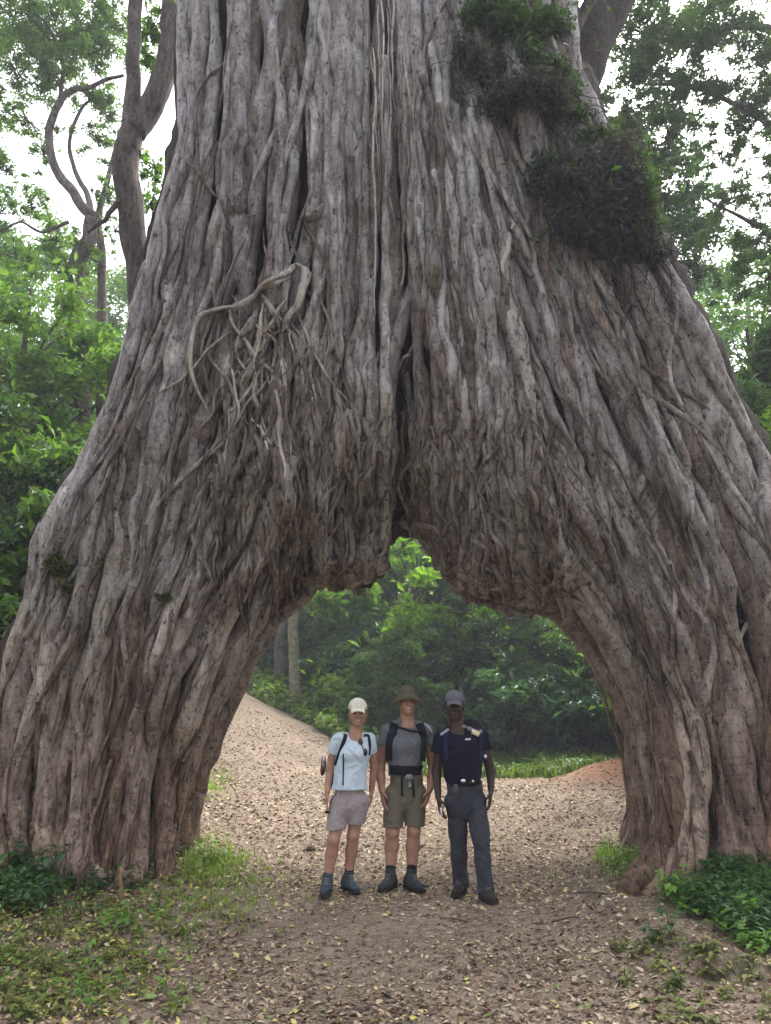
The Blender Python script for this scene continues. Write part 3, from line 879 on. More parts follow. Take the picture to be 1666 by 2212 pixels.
def cluster(centres, rads, n, squash=.7, r=rng):
    k = len(centres)
    w = np.asarray(rads) ** 2; i = r.choice(k, n, p=w / w.sum())
    d = r.normal(0, 1, (n, 3)); d /= np.linalg.norm(d, axis=1)[:, None]
    q = np.where(r.uniform(0, 1, n) < .78, r.uniform(0, 1, n) ** .6, np.abs(r.normal(0, .95, n)))
    ax = r.normal(0, 1, (k, 3)); ax[:, 2] *= .5; ax /= np.linalg.norm(ax, axis=1)[:, None]; ax = ax[i]
    d = d * .75 + ax * ((d * ax).sum(1) * .75)[:, None]          # each spray is drawn out along its twig
    d *= q[:, None] * np.asarray(rads)[i][:, None]; d[:, 2] *= squash
    return np.asarray(centres)[i] + d, i
def leaf_mesh(name, P, L, matl, up=.35, tint=None, wid=.42):
    V, Q, t = leaves(P, L, up, wid=wid)
    if tint is not None: t = np.clip(t * .5 + np.repeat(tint, 4) * .6, 0, 1)
    return new_mesh(name, V, Q, matl, None, False, {'tint': ('POINT', t)})

LM_dark = leaf_mat('dark_leaves', (.022, .050, .020), (.075, .14, .04), .34, .42)
LM_mid = leaf_mat('mid_leaves', (.04, .085, .028), (.12, .21, .06), .42, .5)
LM_lite = leaf_mat('light_leaves', (.07, .15, .02), (.20, .32, .05), .50, .5)
LM_blue = leaf_mat('blue_green_leaves', (.03, .075, .045), (.07, .15, .09), .35, .4)
LM_pale = leaf_mat('pale_canopy_leaves', (.05, .10, .025), (.15, .24, .06), .5, .5)
LM_mid2 = leaf_mat('canopy_leaves', (.035, .07, .03), (.09, .15, .05), .42, .5)
M_trunk = bark_mat('forest_bark', (.035, .03, .025), (.10, .085, .07), (.22, .20, .17), rings=False, lichen=.35, moss=.5, lowtint=False)
M_twig = plain_mat('twig_bark', (.07, .058, .048), .9, .1)

def make_tree(name, h, crown0, cr, nclump, nleaf, L, lm, r_tr=.16, lean=(0, 0), clumpr=.8, seed=1, limbs=True, squash=.7, up=.35):
    """tree standing at the origin: trunk, limbs, crown. crown from height crown0 to h, radius cr"""
    r = np.random.default_rng(seed)
    root = empty(name, (0, 0, 0))
    c = []
    while len(c) < nclump:
        p = r.uniform(-1, 1, 3)
        rr_ = np.hypot(p[0], p[1])
        if rr_ > 1: continue
        zt = (p[2] + 1) / 2
        prof = math.sin(math.pi * min(1, .18 + zt * .82)) ** .6
        if rr_ > prof or rr_ < prof * .35 and r.random() < .6: continue
        c.append([p[0] * cr + lean[0] * zt, p[1] * cr + lean[1] * zt, crown0 + zt * (h - crown0)])
    c = np.array(c); rad = clumpr * r.uniform(.55, 1.25, len(c))
    tb = Bag()
    n = 16
    tp = catmull(np.array([[0, 0, -.4], [r.normal(0, .1), r.normal(0, .1), h * .3], [lean[0] * .4 + r.normal(0, .2), lean[1] * .4, h * .6], [lean[0] * .8, lean[1] * .8, h * .92]]), n)
    V, Q, uv, T = tube(tp, np.linspace(r_tr * 1.25, r_tr * .2, n) , 9, .08, r=r)
    obj('trunk', new_mesh('trunk', V, [Q, T], M_trunk, uv), root)
    if limbs:
        for cc in c[::max(1, len(c) // 26)]:
            zt = np.clip(cc[2] - r.uniform(.25, .5) * np.hypot(cc[0], cc[1]) - .5, h * .12, h * .85)
            k = int(np.clip(np.interp(zt, tp[:, 2], np.arange(n)), 0, n - 2)); a = tp[k]
            mid = a * .45 + cc * .55 + np.array([0, 0, .12 * np.linalg.norm(cc - a)]) + r.normal(0, .12, 3)
            pth = catmull(np.array([a, mid, cc]), 8)
            tb.tube(pth, np.linspace(r_tr * .38 * (1 - .5 * k / n), .012, 8), 5, .05, caps=False, r=r)
        obj('branches', tb.mesh('branches', M_trunk), root, kind='stuff')
    P, i = cluster(c, rad, nleaf, squash, r)
    light = np.clip((P[:, 2] - c[i][:, 2]) / (rad[i] + .01) * .5 + .3 + r.normal(0, .1, len(c))[i], 0, 1) * 0 + r.uniform(0, 1, len(c))[i]
    obj('crown', leaf_mesh('crown', P, L, lm, up, light), root)
    return root
def place(root, x, y, s=1., rz=0., label='', cat='tree', group=None, first=False, sz=None, z=None):
    o = root if first else copy_tree(root)
    o.location = (x, y, float(ground_h(x, y)) - .05 if z is None else z); o.scale = (s, s, s * (sz or 1)); o.rotation_euler = (0, 0, rz)
    return tag(o, label, cat, group)

# prototypes
T_dense = make_tree('broadleaf_tree', 9.5, 1.2, 3.0, 110, 28000, .19, LM_mid, .16, seed=3, clumpr=.62)
T_dark = make_tree('evergreen_tree', 8.5, .6, 2.7, 100, 28000, .20, LM_dark, .15, seed=4, clumpr=.6)
T_tall = make_tree('tall_forest_tree', 17, 6.5, 4.0, 60, 22000, .24, LM_mid, .26, seed=5, clumpr=1.1)
T_shrub = make_tree('leafy_shrub', 3.4, .1, 1.7, 70, 14000, .17, LM_mid, .05, seed=6, clumpr=.36)
T_bright = make_tree('bright_shrub', 3.8, .2, 1.6, 64, 12000, .17, LM_lite, .05, seed=7, clumpr=.36)
T_big = make_tree('broad_leaved_bush', 2.6, .1, 1.5, 40, 4600, .32, LM_blue, .04, seed=8, clumpr=.55, up=.8)
used = set()
def put(T, x, y, s, label, group, sz=None, cat='tree'):
    f = T.name not in used; used.add(T.name)
    return place(T, x, y, s, rng.uniform(0, 6.28), label, cat, group, f, sz)
def wx(px, Y): return float((px - 833) / F * Y / (CP - 0) )   # close enough for upright things near the horizon

# ---- behind the arch, from left to right
G_b = 'shrubs and small trees seen through the arch'
arch_items = [
 (T_shrub, 540, 29.0, 1.0, 'green shrub by the bend of the path, left of the mossy slender trunk'),
 (T_dark, 600, 33, 1.0, 'dark evergreen tree behind the slender trunk at the left side of the arch opening'),
 (T_big, 668, 28.0, 1.0, 'bluish large-leaved bush directly right of the slender trunk seen through the arch'),
 (T_dense, 715, 30.5, .85, 'broadleaf tree filling the arch opening above the woman in the white cap'),
 (T_shrub, 770, 26.2, 1.0, 'mid green shrub on the bank straight behind the woman in the white cap'),
 (T_big, 815, 25.5, 1.2, 'large-leaved bush on the bank between the woman and the man in the brimmed hat'),
 (T_bright, 885, 26, 2.25, 'tall yellow green tree rising into the narrow notch at the top of the arch'),
 (T_shrub, 870, 22.6, 1.0, 'green shrub right behind the brimmed hat of the middle hiker'),
 (T_bright, 960, 24.5, 1.25, 'bright sunlit shrub over the head of the guide in the grey cap'),
 (T_dark, 985, 23.0, .52, 'low dark evergreen directly behind the guide in navy'),
 (T_dark, 1060, 24.5, .62, 'dark evergreen just right of the guide in navy, behind the grass bank'),
 (T_big, 1105, 21.8, 1.0, 'glossy large-leaved bush above the grass bank right of the guide'),
 (T_dense, 1120, 28.5, .8, 'green broadleaf tree behind the dark evergreens, right half of the arch opening'),
 (T_dark, 1160, 22.6, .50, 'low dark bush mass in the middle of the right half of the arch opening'),
 (T_shrub, 1225, 23.5, 1.15, 'mid green shrub by the right wall of the arch, second from the edge'),
 (T_dark, 1285, 24.2, .60, 'dark evergreen close to the right wall of the arch opening'),
 (T_bright, 1335, 21.5, .55, 'small lime green bush low beside the right foot of the fig tree'),
 (T_big, 1250, 21.3, .8, 'low large-leaved bush at the right end of the grass bank'),
]
for T, px, Y, s, lab in arch_items:
    put(T, (px - 833) / F * Y, Y, s, lab, G_b, cat='shrub' if T in (T_shrub, T_bright, T_big) else 'tree')
ORD = ['first', 'second', 'third', 'fourth', 'fifth', 'sixth', 'seventh', 'eighth', 'ninth', 'tenth', 'eleventh']
# rows further back close the view
for k, (px, Y) in enumerate([(430, 38), (560, 36), (660, 39), (770, 35), (850, 38), (940, 34), (1020, 38), (1110, 35), (1200, 38), (1290, 34), (1400, 37)]):
    put(T_dense if k % 2 else T_dark, (px - 833) / F * Y, Y, 1.15 + .2 * (k % 3), ORD[k] + ' from the left of the closed row of trees behind the shrubs in the arch', 'forest row behind the arch')
for k, (px, Y) in enumerate([(-150, 34), (60, 30), (240, 36), (500, 42), (750, 44), (1000, 42), (1250, 45), (1500, 36), (1700, 31), (1900, 34)]):
    put(T_tall, (px - 833) / F * Y, Y, 1.0 + .1 * (k % 3), ORD[k] + ' from the left of the tall trees standing far behind the giant fig', 'tall trees of the forest behind', 1.0)
put(T_tall, (-290 - 833) / F * 24, 24, 1.1, 'tall tree far behind the crooked tree at the left edge', None)
put(T_tall, (1960 - 833) / F * 22, 22, 1.1, 'tall tree far behind the hanging leaves at the right edge', None)
for k, (x_, y_) in enumerate([(-13, -6), (-6, -11), (1, -13), (8, -10), (14, -5), (-17, 3), (18, 4), (-3, -20), (11, -19)]):  # unseen forest trees, put in to block frontal sky light
    put(T_tall, x_, y_, 1.0, ORD[k] + ' of the unseen tall trees of the forest behind the photographer', 'tall trees behind the photographer')
# ---- left of the fig
for T, px, Y, s, sz, lab in [
 (T_dense, -20, 15.0, 1.0, 1.05, 'leafy green tree left of the fig at the left edge of the picture'),
 (T_dense, 130, 17.5, .95, 1.05, 'leafy green tree touching the left side of the fig trunk at mid height'),
 (T_dark, -110, 11.5, .75, 1.0, 'dark evergreen bush low at the left edge beside the fig'),
 (T_dark, 60, 13.5, .62, 1.0, 'dark evergreen behind the left flank of the fig'),
 (T_bright, -60, 12.6, 1.35, 1.2, 'bright green bush at the left edge, in front of the darker trees'),
 (T_shrub, 100, 12.8, 1.3, 1.3, 'mid green bush hugging the left flank of the fig'),
 (T_shrub, -90, 10.2, .9, 1.1, 'small shrub at the foot of the fig by the left edge of the picture')]:
    put(T, (px - 833) / F * Y, Y, s, lab, None, sz, cat='tree' if T in (T_dense, T_dark) else 'shrub')
for T, px, Y, s, sz, lab in [
 (T_dense, 1690, 16.0, 1.0, 1.15, 'leafy green tree at the right edge behind the shoulder of the fig'),
 (T_bright, 1600, 18.0, 1.9, 1.5, 'yellow green tree just right of the fig trunk below the open sky'),
 (T_dark, 1790, 13.5, .95, 1.1, 'dark tree outside the right edge whose leaves reach into the picture'),
 (T_dense, 1560, 24.0, 1.15, 1.1, 'distant green tree behind the right flank of the fig')]:
    put(T, (px - 833) / F * Y, Y, s, lab, None, sz)

# ---- trees whose limbs are drawn by the photograph
def drawn_tree(name, label, limbs, base, leafclumps, L, lm, nleaf, mt=M_limb, squash=.7):
    root = empty(name, tuple(base)); tag(root, label, 'tree')
    o0 = np.array(base, float)
    for nm, pts, rad in limbs:
        limb(pts, rad, 9, .07, mt, nm, root, o0)
    if leafclumps:
        cs = np.array([pt(*c[:3]) for c in leafclumps]) - o0; rs = [c[3] for c in leafclumps]
        # every clump is itself a handful of small sprays
        sub = []; sr = []
        for c_, r_ in zip(cs, rs):
            for _ in range(14):
                sub.append(c_ + rng.normal(0, r_ * .6, 3)); sr.append(r_ * rng.uniform(.18, .5))
        P, i = cluster(np.array(sub), np.array(sr), nleaf, squash)
        tw = Bag()
        for s_, q in zip(sub, sr):
            a = cs[np.argmin(((cs - s_) ** 2).sum(1))]
            tw.tube(catmull(np.array([a, (a + s_) / 2 + rng.normal(0, .08, 3), s_]), 5), np.linspace(.016, .006, 5), 4, 0, caps=False)
        obj('twigs', tw.mesh('twigs', M_twig), root, kind='stuff')
        obj('foliage', leaf_mesh('foliage', P, L, lm, .3, rng.uniform(0, 1, len(sub))[i]), root)
    return root
def gz(x, y): return float(ground_h(x, y))
b = pt(345, 1500, 11.8); 
drawn_tree('forked_tree', 'smooth grey tree forking into two stems beside the upper left of the fig', [
  ('trunk', [(372, 1900, 12.2), (350, 1300, 12.0), (335, 800, 11.8), (305, 620, 11.6), (285, 480, 11.5), (272, 360, 11.4), (285, 260, 11.4)], [.32, .30, .26, .22, .24, .23, .19]),
  ('stem', [(278, 330, 11.4), (288, 210, 11.4), (291, 100, 11.4), (293, -20, 11.5), (296, -260, 11.6)], [.20, .14, .13, .125, .11]),
  ('stem', [(290, 290, 11.4), (332, 215, 11.5), (362, 110, 11.6), (372, 0, 11.7), (385, -200, 12)], [.20, .20, .19, .17, .15]),
  ('twig', [(262, 430, 11.3), (225, 470, 11.2), (190, 500, 11.2)], [.06, .04, .02]),
 ], (float(b[0]), 12.2, gz(b[0], 12.2)), [(330, 60, 11.9, .45), (335, 360, 12.2, .30), (325, 440, 12.3, .30), (318, 120, 12, .3), (345, -120, 12, .7)], .085, LM_lite, 6500)
b = pt(170, 1400, 17)
drawn_tree('crooked_tree', 'dark crooked tree with thin twisting branches against the white sky at upper left', [
  ('trunk', [(168, 1500, 17.5), (172, 900, 17), (165, 600, 16.8), (188, 520, 16.6), (198, 470, 16.5)], [.30, .26, .22, .18, .15]),
  ('branch', [(198, 470, 16.5), (160, 420, 16.4), (120, 360, 16.3), (108, 300, 16.2), (118, 240, 16.1), (150, 200, 16), (200, 185, 15.9), (268, 160, 15.8)], [.15, .12, .11, .10, .09, .08, .06, .04]),
  ('branch', [(198, 470, 16.5), (190, 420, 16.6), (165, 370, 16.7), (150, 300, 16.8), (180, 230, 16.9), (215, 200, 17)], [.10, .07, .06, .05, .04, .03]),
  ('branch', [(115, 250, 16.1), (138, 170, 16), (120, 90, 15.9), (70, 20, 15.8)], [.06, .05, .04, .03]),
  ('branch', [(138, 160, 16), (180, 90, 16.1), (215, 20, 16.2), (230, -60, 16.3)], [.05, .04, .04, .03]),
  ('branch', [(218, 900, 17.4), (220, 560, 17.3), (215, 470, 17.2), (245, 330, 17.2)], [.13, .11, .09, .05]),
  ('branch', [(150, 480, 16.5), (90, 500, 16.4), (40, 480, 16.3), (-20, 510, 16.2)], [.05, .035, .03, .02]),
 ], (float(b[0]), 17.5, gz(b[0], 17.5)),
 [(100, 70, 16, 1.0), (190, 110, 16.3, .9), (40, 170, 15.8, .9), (150, 10, 16, 1.0), (230, 60, 16.6, .7), (30, 40, 15.5, .9), (20, 370, 16, .55), (110, 160, 16, .6),
  (210, 300, 17, .5), (235, 430, 17, .4), (60, 260, 16, .4), (40, 560, 16, .5), (245, 20, 16.4, .6), (10, -80, 15.6, 1.2), (200, -100, 16, 1.2), (140, 590, 16.6, .6), (60, 110, 17, .8), (140, 60, 17, .8), (210, 200, 17, .5), (20, 240, 17, .6), (70, 450, 17, .5), (120, 520, 17, .6), (200, 560, 17, .5), (230, 250, 17.2, .45), (0, 460, 17, .5), (90, 320, 17, .35), (250, 500, 17, .35)], .105, LM_pale, 52000)
b = pt(1745, 1500, 15)
drawn_tree('overhanging_tree', 'tree at the right whose thin leafy branches hang against the white sky', [
  ('trunk', [(1800, 1700, 15.5), (1790, 900, 15), (1770, 500, 14.8), (1760, 100, 14.8), (1740, -300, 14.8)], [.35, .3, .26, .22, .18]),
  ('branch', [(1768, 420, 14.8), (1690, 300, 14.2), (1600, 230, 13.8), (1500, 190, 13.6), (1400, 180, 13.5)], [.11, .08, .06, .04, .02]),
  ('branch', [(1762, 100, 14.8), (1660, 60, 14), (1560, 60, 13.6), (1450, 90, 13.3), (1350, 60, 13.2)], [.12, .09, .07, .04, .02]),
  ('branch', [(1775, 600, 15), (1690, 520, 14.5), (1600, 470, 14.2), (1520, 430, 14)], [.08, .06, .04, .02]),
  ('branch', [(1750, -100, 14.8), (1620, -90, 14), (1480, -60, 13.5), (1330, -80, 13)], [.12, .09, .07, .04]),
 ], (float(b[0]), 15.5, gz(b[0], 15.5)),
 [(1400, 70, 13.2, .8), (1500, 100, 13.6, .9), (1600, 40, 13.8, 1.0), (1460, 190, 13.5, .6), (1380, 150, 13.4, .5), (1560, 200, 13.8, .5), (1650, 150, 14, .7), (1620, 280, 14, .45),
  (1660, 420, 14, .5), (1560, 440, 14, .45), (1640, 520, 14.4, .45), (1330, 20, 13, .6), (1440, 0, 13.4, .8), (1550, -60, 13.6, 1.0), (1350, 250, 13.5, .4), (1655, 260, 14, .5), (1440, 300, 13.8, .45), (1500, 520, 14, .3), (1420, 130, 14.5, .7), (1520, 30, 14.5, .8), (1620, 110, 14.5, .7), (1350, 120, 14.5, .5), (1480, 250, 14.5, .5), (1560, 330, 14.5, .45), (1650, 340, 14.5, .5), (1400, 330, 14.5, .5), (1600, 560, 15, .6), (1660, 600, 15, .6), (1400, 230, 14, .4)], .10, LM_mid2, 50000)
b = pt(1500, 1400, 19)
drawn_tree('hazy_tree', 'soft dark tree crown directly behind the right shoulder of the fig below the sky gap', [
  ('trunk', [(1480, 1600, 19.5), (1450, 900, 19), (1430, 500, 19), (1400, 300, 19)], [.3, .26, .2, .1]),
 ], (float(b[0]), 19.5, gz(b[0], 19.5)),
 [(1380, 320, 18.5, 1.0), (1440, 380, 18.7, 1.1), (1330, 300, 18.5, .9), (1490, 430, 19, .9), (1300, 230, 18.5, .7), (1420, 480, 19, 1.1), (1500, 560, 19, 1.2), (1540, 480, 19.2, .5)], .17, LM_dark, 15000)
b = pt(632, 1512, 24.6)
tr_ = drawn_tree('slender_tree', 'slender mossy tree trunk at the left bank seen through the arch', [
  ('trunk', [(640, 1530, 24.6), (636, 1440, 24.6), (634, 1360, 24.6), (636, 1280, 24.6), (640, 1100, 24.6), (650, 900, 24.6)], [.22, .17, .15, .15, .13, .08]),
 ], (float(b[0]), 24.6, float(b[2])), [(600, 1000, 25, 1.2), (680, 950, 25, 1.4), (640, 850, 25, 1.5)], .2, LM_mid, 6000,
 plain_mat('pale_mossy_bark', (.20, .19, .12), .9, .1, .4, 6))
b = pt(610, 1500, 27)
drawn_tree('leaning_dark_tree', 'dark trunk just left of the slender mossy trunk seen through the arch', [
  ('trunk', [(618, 1520, 26.6), (606, 1420, 26.6), (612, 1320, 26.6), (604, 1150, 26.6), (590, 900, 26.6)], [.26, .2, .19, .17, .1]),
 ], (float(b[0]), 26.6, float(b[2])), [(580, 900, 26, 1.3)], .2, LM_mid, 2000)

# ---- plants that grow on the fig
def epiphyte(label, clumps, nleaf, L, lm, roots=0, rootlen=1.0, up=.2, wid=.42):
    rs = np.array([c[3] for c in clumps]); cs = []
    for c in clumps:
        h_, ok_ = project(np.array([c[0]]), np.array([c[1]]))
        yy = min(c[2], h_[0][1] - c[3] * .25) if ok_[0] else c[2]
        cs.append(pt(c[0], c[1], yy))
    cs = np.array(cs); o0 = cs.mean(0)
    root = empty('epiphyte', tuple(o0)); tag(root, label, 'plant')
    P, i = cluster(cs - o0, rs, nleaf, .8)
    obj('foliage', leaf_mesh('foliage', P, L, lm, up, wid=wid), root)
    if roots:
        hb = Bag()
        for _ in range(roots):
            k = rng.integers(len(cs)); a = cs[k] - o0 + rng.normal(0, rs[k] * .45, 3)
            n = 9; t = np.linspace(0, 1, n)[:, None]
            ln_ = rootlen * rng.uniform(.4, 1.2)
            p = a + t * np.array([rng.normal(.12, .2), rng.normal(-.1, .1), -ln_]) + np.stack([wnoise(n, 3, .05) for _ in range(3)], 1)
            hb.tube(p, np.linspace(.006, .003, n), 4, 0, caps=False)
        obj('hanging_roots', hb.mesh('hanging_roots', M_dkroot), root, kind='stuff')
    return root
M_dkroot = plain_mat('dark_rootlets', (.022, .02, .024), .9, .1)
LM_mat = leaf_mat('dead_fronds_flare_tint', (.035, .032, .045), (.085, .078, .105), .25, .8)  # fronds lightened towards bluish violet, standing in for lens flare
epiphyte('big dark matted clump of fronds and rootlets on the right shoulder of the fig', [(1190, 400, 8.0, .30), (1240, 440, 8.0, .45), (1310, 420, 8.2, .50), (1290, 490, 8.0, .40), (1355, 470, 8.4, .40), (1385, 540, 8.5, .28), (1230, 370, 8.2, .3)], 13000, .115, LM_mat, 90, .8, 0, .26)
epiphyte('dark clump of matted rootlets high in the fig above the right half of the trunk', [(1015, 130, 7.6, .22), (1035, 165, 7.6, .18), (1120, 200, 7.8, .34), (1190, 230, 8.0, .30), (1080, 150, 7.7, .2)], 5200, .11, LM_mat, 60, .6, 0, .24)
epiphyte('dark leafy plant growing out of the large matted clump on the fig', [(1200, 380, 7.9, .25), (1300, 400, 8.0, .4), (1360, 440, 8.2, .3), (1260, 500, 7.9, .3), (1330, 530, 8.2, .25)], 1500, .13, LM_dark, 0, .5)
epiphyte('leafy green epiphyte growing among the upper right limbs of the fig', [(1090, 60, 7.6, .28), (1140, 120, 7.6, .26), (1180, 50, 7.8, .3), (1060, 10, 7.7, .3), (1200, 160, 7.9, .24), (1120, -40, 7.8, .4), (1020, 40, 7.6, .2)], 5200, .10, LM_dark, 40, .5)
epiphyte('wispy green creeper hanging on the limb at the upper right of the fig', [(1320, 420, 8.0, .25), (1180, 360, 8, .15), (1400, 470, 8.4, .2), (1290, 290, 8.4, .2), (1330, 330, 8.6, .28), (1250, 250, 8.3, .18), (1380, 380, 8.8, .25), (1240, 190, 8.2, .14)], 3600, .07, LM_mid2, 30, .5)
LM_moss = leaf_mat('moss', (.035, .05, .012), (.10, .12, .03), .2, .9)
epiphyte('mossy fern tuft on the left flank of the fig above the thick outer roots', [(135, 1230, 7.75, .13), (120, 1210, 7.75, .10), (150, 1270, 7.75, .10)], 1500, .05, LM_moss)
epiphyte('small round moss cushion on a root left of the arch', [(355, 1290, 7.6, .075)], 500, .035, LM_moss)
# ================================================================== LITTER, GRASS, LOW PLANTS
def tri_attr(n, k, v): return np.repeat(v, k)
def litter_mat():
    m, n, out = mat('fallen_leaves'); g = NG(n)
    a = g.node('ShaderNodeAttribute', attribute_name='tint').outputs['Fac']
    col = g.ramp(a, [(0, (.05, .03, .022)), (.18, (.16, .09, .06)), (.36, (.26, .17, .12)), (.55, (.37, .275, .19)), (.74, (.54, .45, .33)), (.88, (.50, .42, .13)), (.95, (.62, .58, .46)), (1., (.16, .22, .05))])
    b = g.bsdf(col, .7, None, .25); g.l(b.outputs[0], out.inputs[0]); return m
M_lit = litter_mat()
def fallen(P, L, tint, r=rng, tilt=.35, wid=.5):
    n = len(P)
    nrm = r.normal(0, tilt, (n, 3)); nrm[:, 2] = 1; nrm /= np.linalg.norm(nrm, axis=1)[:, None]
    th = r.uniform(0, 6.283, n); a = np.stack([np.cos(th), np.sin(th), np.zeros(n)], 1)
    a -= (a * nrm).sum(1)[:, None] * nrm; a /= np.linalg.norm(a, axis=1)[:, None]; b_ = np.cross(nrm, a)
    cu = r.uniform(.0, .22, n)
    L = L[:, None]; w = L * r.uniform(wid * .7, wid * 1.2, n)[:, None]
    base = P + nrm * (L * .10)
    v = [base - a * L * .5, base - a * L * .12 + b_ * w * .5 + nrm * L * cu[:, None], base + a * L * .5 + nrm * L * cu[:, None] * .6, base - a * L * .12 - b_ * w * .5 + nrm * L * cu[:, None]]
    V = np.stack(v, 1).reshape(-1, 3)
    return V, np.arange(4 * n).reshape(n, 4), np.repeat(tint, 4)
def scatter(n, dens, y0=1.2, y1=21.):
    """points on the ground, uniform over the picture rather than the ground"""
    out = []
    while sum(map(len, out)) < n:
        m = n
        y = y0 * (y1 / y0) ** rng.uniform(0, 1, m)
        x = rng.uniform(-1, 1, m) * (.9 + .62 * y)
        ok = rng.uniform(0, 1, m) < dens(x, y)
        out.append(np.stack([x[ok], y[ok]], 1))
    P = np.concatenate(out)[:n]
    return np.column_stack([P, ground_h(P[:, 0], P[:, 1])])
def patch(x, y, k=1.1, s=0.):
    return .5 + .25 * (np.sin(k * x * 1.7 + s) * np.sin(k * y * 2.1 + s * 2) + np.sin(k * 3.1 * x + k * 2.3 * y + s))
def d_lit(x, y):
    path = (y < edge_y(x) + .1)
    bare = 1 - .85 * np.exp(-(((x - .15) / .75) ** 2 + ((y - 6.2) / .55) ** 2)); bd, _, bt = segdist(x, y, BANK); bare = bare * (1 - .8 * np.exp(-(bd / .16) ** 2))
    return path * bare * np.clip(.30 + .60 * patch(x, y, 1.3, 1.) + .35 * sst(y, 6.5, 8), 0, 1)
P = scatter(170000, d_lit, 1.2, 21)
t = rng.beta(.95, 1.05, len(P)) * .86
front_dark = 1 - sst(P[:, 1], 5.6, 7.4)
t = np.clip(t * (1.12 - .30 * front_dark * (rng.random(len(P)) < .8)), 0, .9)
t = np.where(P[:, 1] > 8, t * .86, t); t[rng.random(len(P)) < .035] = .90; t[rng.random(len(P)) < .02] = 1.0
Lf = .016 + .060 * rng.beta(1.1, 2.6, len(P)) * (1 + .6 * sst(P[:, 1], 6, 13))
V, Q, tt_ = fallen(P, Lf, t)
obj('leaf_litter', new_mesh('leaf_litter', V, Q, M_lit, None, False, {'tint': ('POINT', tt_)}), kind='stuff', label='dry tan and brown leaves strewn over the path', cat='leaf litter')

Pv = scatter(9000, lambda x, y: (x < -1.0) * (x > -1.2 - .75 * y) * np.clip((-x - .9) / 1.2, 0, 1), 2.2, 8.2)
tv = np.where(rng.random(len(Pv)) < .38, .88, rng.beta(1.4, 1.2, len(Pv)) * .8); tv[rng.random(len(Pv)) < .15] = 1.
Pv[:, 2] += rng.uniform(0, .05, len(Pv))
V, Q, tt_ = fallen(Pv, .025 + .05 * rng.beta(1.2, 2., len(Pv)), tv, tilt=.6)
obj('leaf_litter', new_mesh('leaf_litter', V, Q, M_lit, None, False, {'tint': ('POINT', tt_)}), kind='stuff', label='yellow and brown leaves caught among the weeds at lower left', cat='leaf litter')

# yellow and green leaves big enough to pick out
def leaf_shape(L, w, n=7):
    t = np.linspace(0, 1, n); hw = w * np.sin(np.pi * t ** .85) ** .8 * .5
    V = [(0 - L / 2, 0, 0)]
    up = []
    for i in range(n):
        z = .12 * L * np.sin(np.pi * t[i]) * .6
        up += [(L * (t[i] - .5), hw[i], z + hw[i] * .25), (L * (t[i] - .5), 0, z), (L * (t[i] - .5), -hw[i], z + hw[i] * .25)]
    V = np.array(up); Q = []
    for i in range(n - 1):
        a = 3 * i
        Q += [(a, a + 1, a + 4, a + 3), (a + 1, a + 2, a + 5, a + 4)]
    return V, np.array(Q)
def big_leaf_mat(nm, c):
    m, n, out = mat(nm); g = NG(n); tc = g.node('ShaderNodeTexCoord')
    k = g.noise(tc.outputs['Object'], 40, 4)
    col = g.mix(g.ramp(k, [(.45, 0.), (.7, .7)]), c, tuple(v * .45 for v in c))
    b = g.bsdf(col, .55, None, .35); g.l(b.outputs[0], out.inputs[0]); return m
MY = big_leaf_mat('yellow_leaf', (.50, .47, .14)); MG_ = big_leaf_mat('green_leaf', (.20, .27, .08)); MT = big_leaf_mat('tan_leaf', (.42, .33, .19))
def ground_hit(px, py):
    d = rays(px, py); t = np.linspace(1.5, 40, 4000)
    p = d[None] * t[:, None] + np.array([0, 0, CAMZ])
    k = np.argmax(p[:, 2] < ground_h(p[:, 0], p[:, 1]))
    return p[k]
for px, py, L, mt, lab in [
 (1404, 2062, .085, MY, 'round yellow leaf on the bare earth lip at lower right'),
 (1462, 2098, .075, MY, 'yellow leaf right of the round yellow leaf at lower right'),
 (1438, 2102, .060, MY, 'small yellow leaf between two larger yellow leaves at lower right'),
 (1498, 2158, .080, MG_, 'olive leaf low at the right near the bottom edge'),
 (1560, 2150, .070, MY, 'yellow leaf nearest the lower right corner'),
 (1370, 2180, .075, MT, 'curled tan leaf by the bottom edge right of centre'),
 (1225, 1995, .060, MY, 'pale yellow leaf beside the hump of earth right of the hikers'),
 (325, 2160, .090, MG_, 'yellow green leaf near the bottom edge left of centre'),
 (130, 2120, .080, MY, 'yellow leaf in the weeds at lower left'),
 (205, 2140, .085, MT, 'tan leaf near the bottom left corner'),
 (430, 2035, .070, MT, 'pale tan leaf at the edge of the weeds left of the path'),
 (640, 2190, .070, MY, 'yellow leaf at the bottom edge below the woman'),
 (820, 2170, .060, MT, 'tan leaf at the bottom centre of the path'),
 (1010, 2120, .055, MY, 'small yellow leaf on the path below the guide')]:
    c = ground_hit(px, py); V, Q = leaf_shape(L, L * .6)
    o = obj('fallen_leaf', new_mesh('fallen_leaf', V, Q, mt), None, lab, 'leaf', 'single leaves lying on the ground')
    o.location = (c[0], c[1], c[2] + .012); o.rotation_euler = (rng.normal(0, .2), rng.normal(0, .2), rng.uniform(0, 6.28))

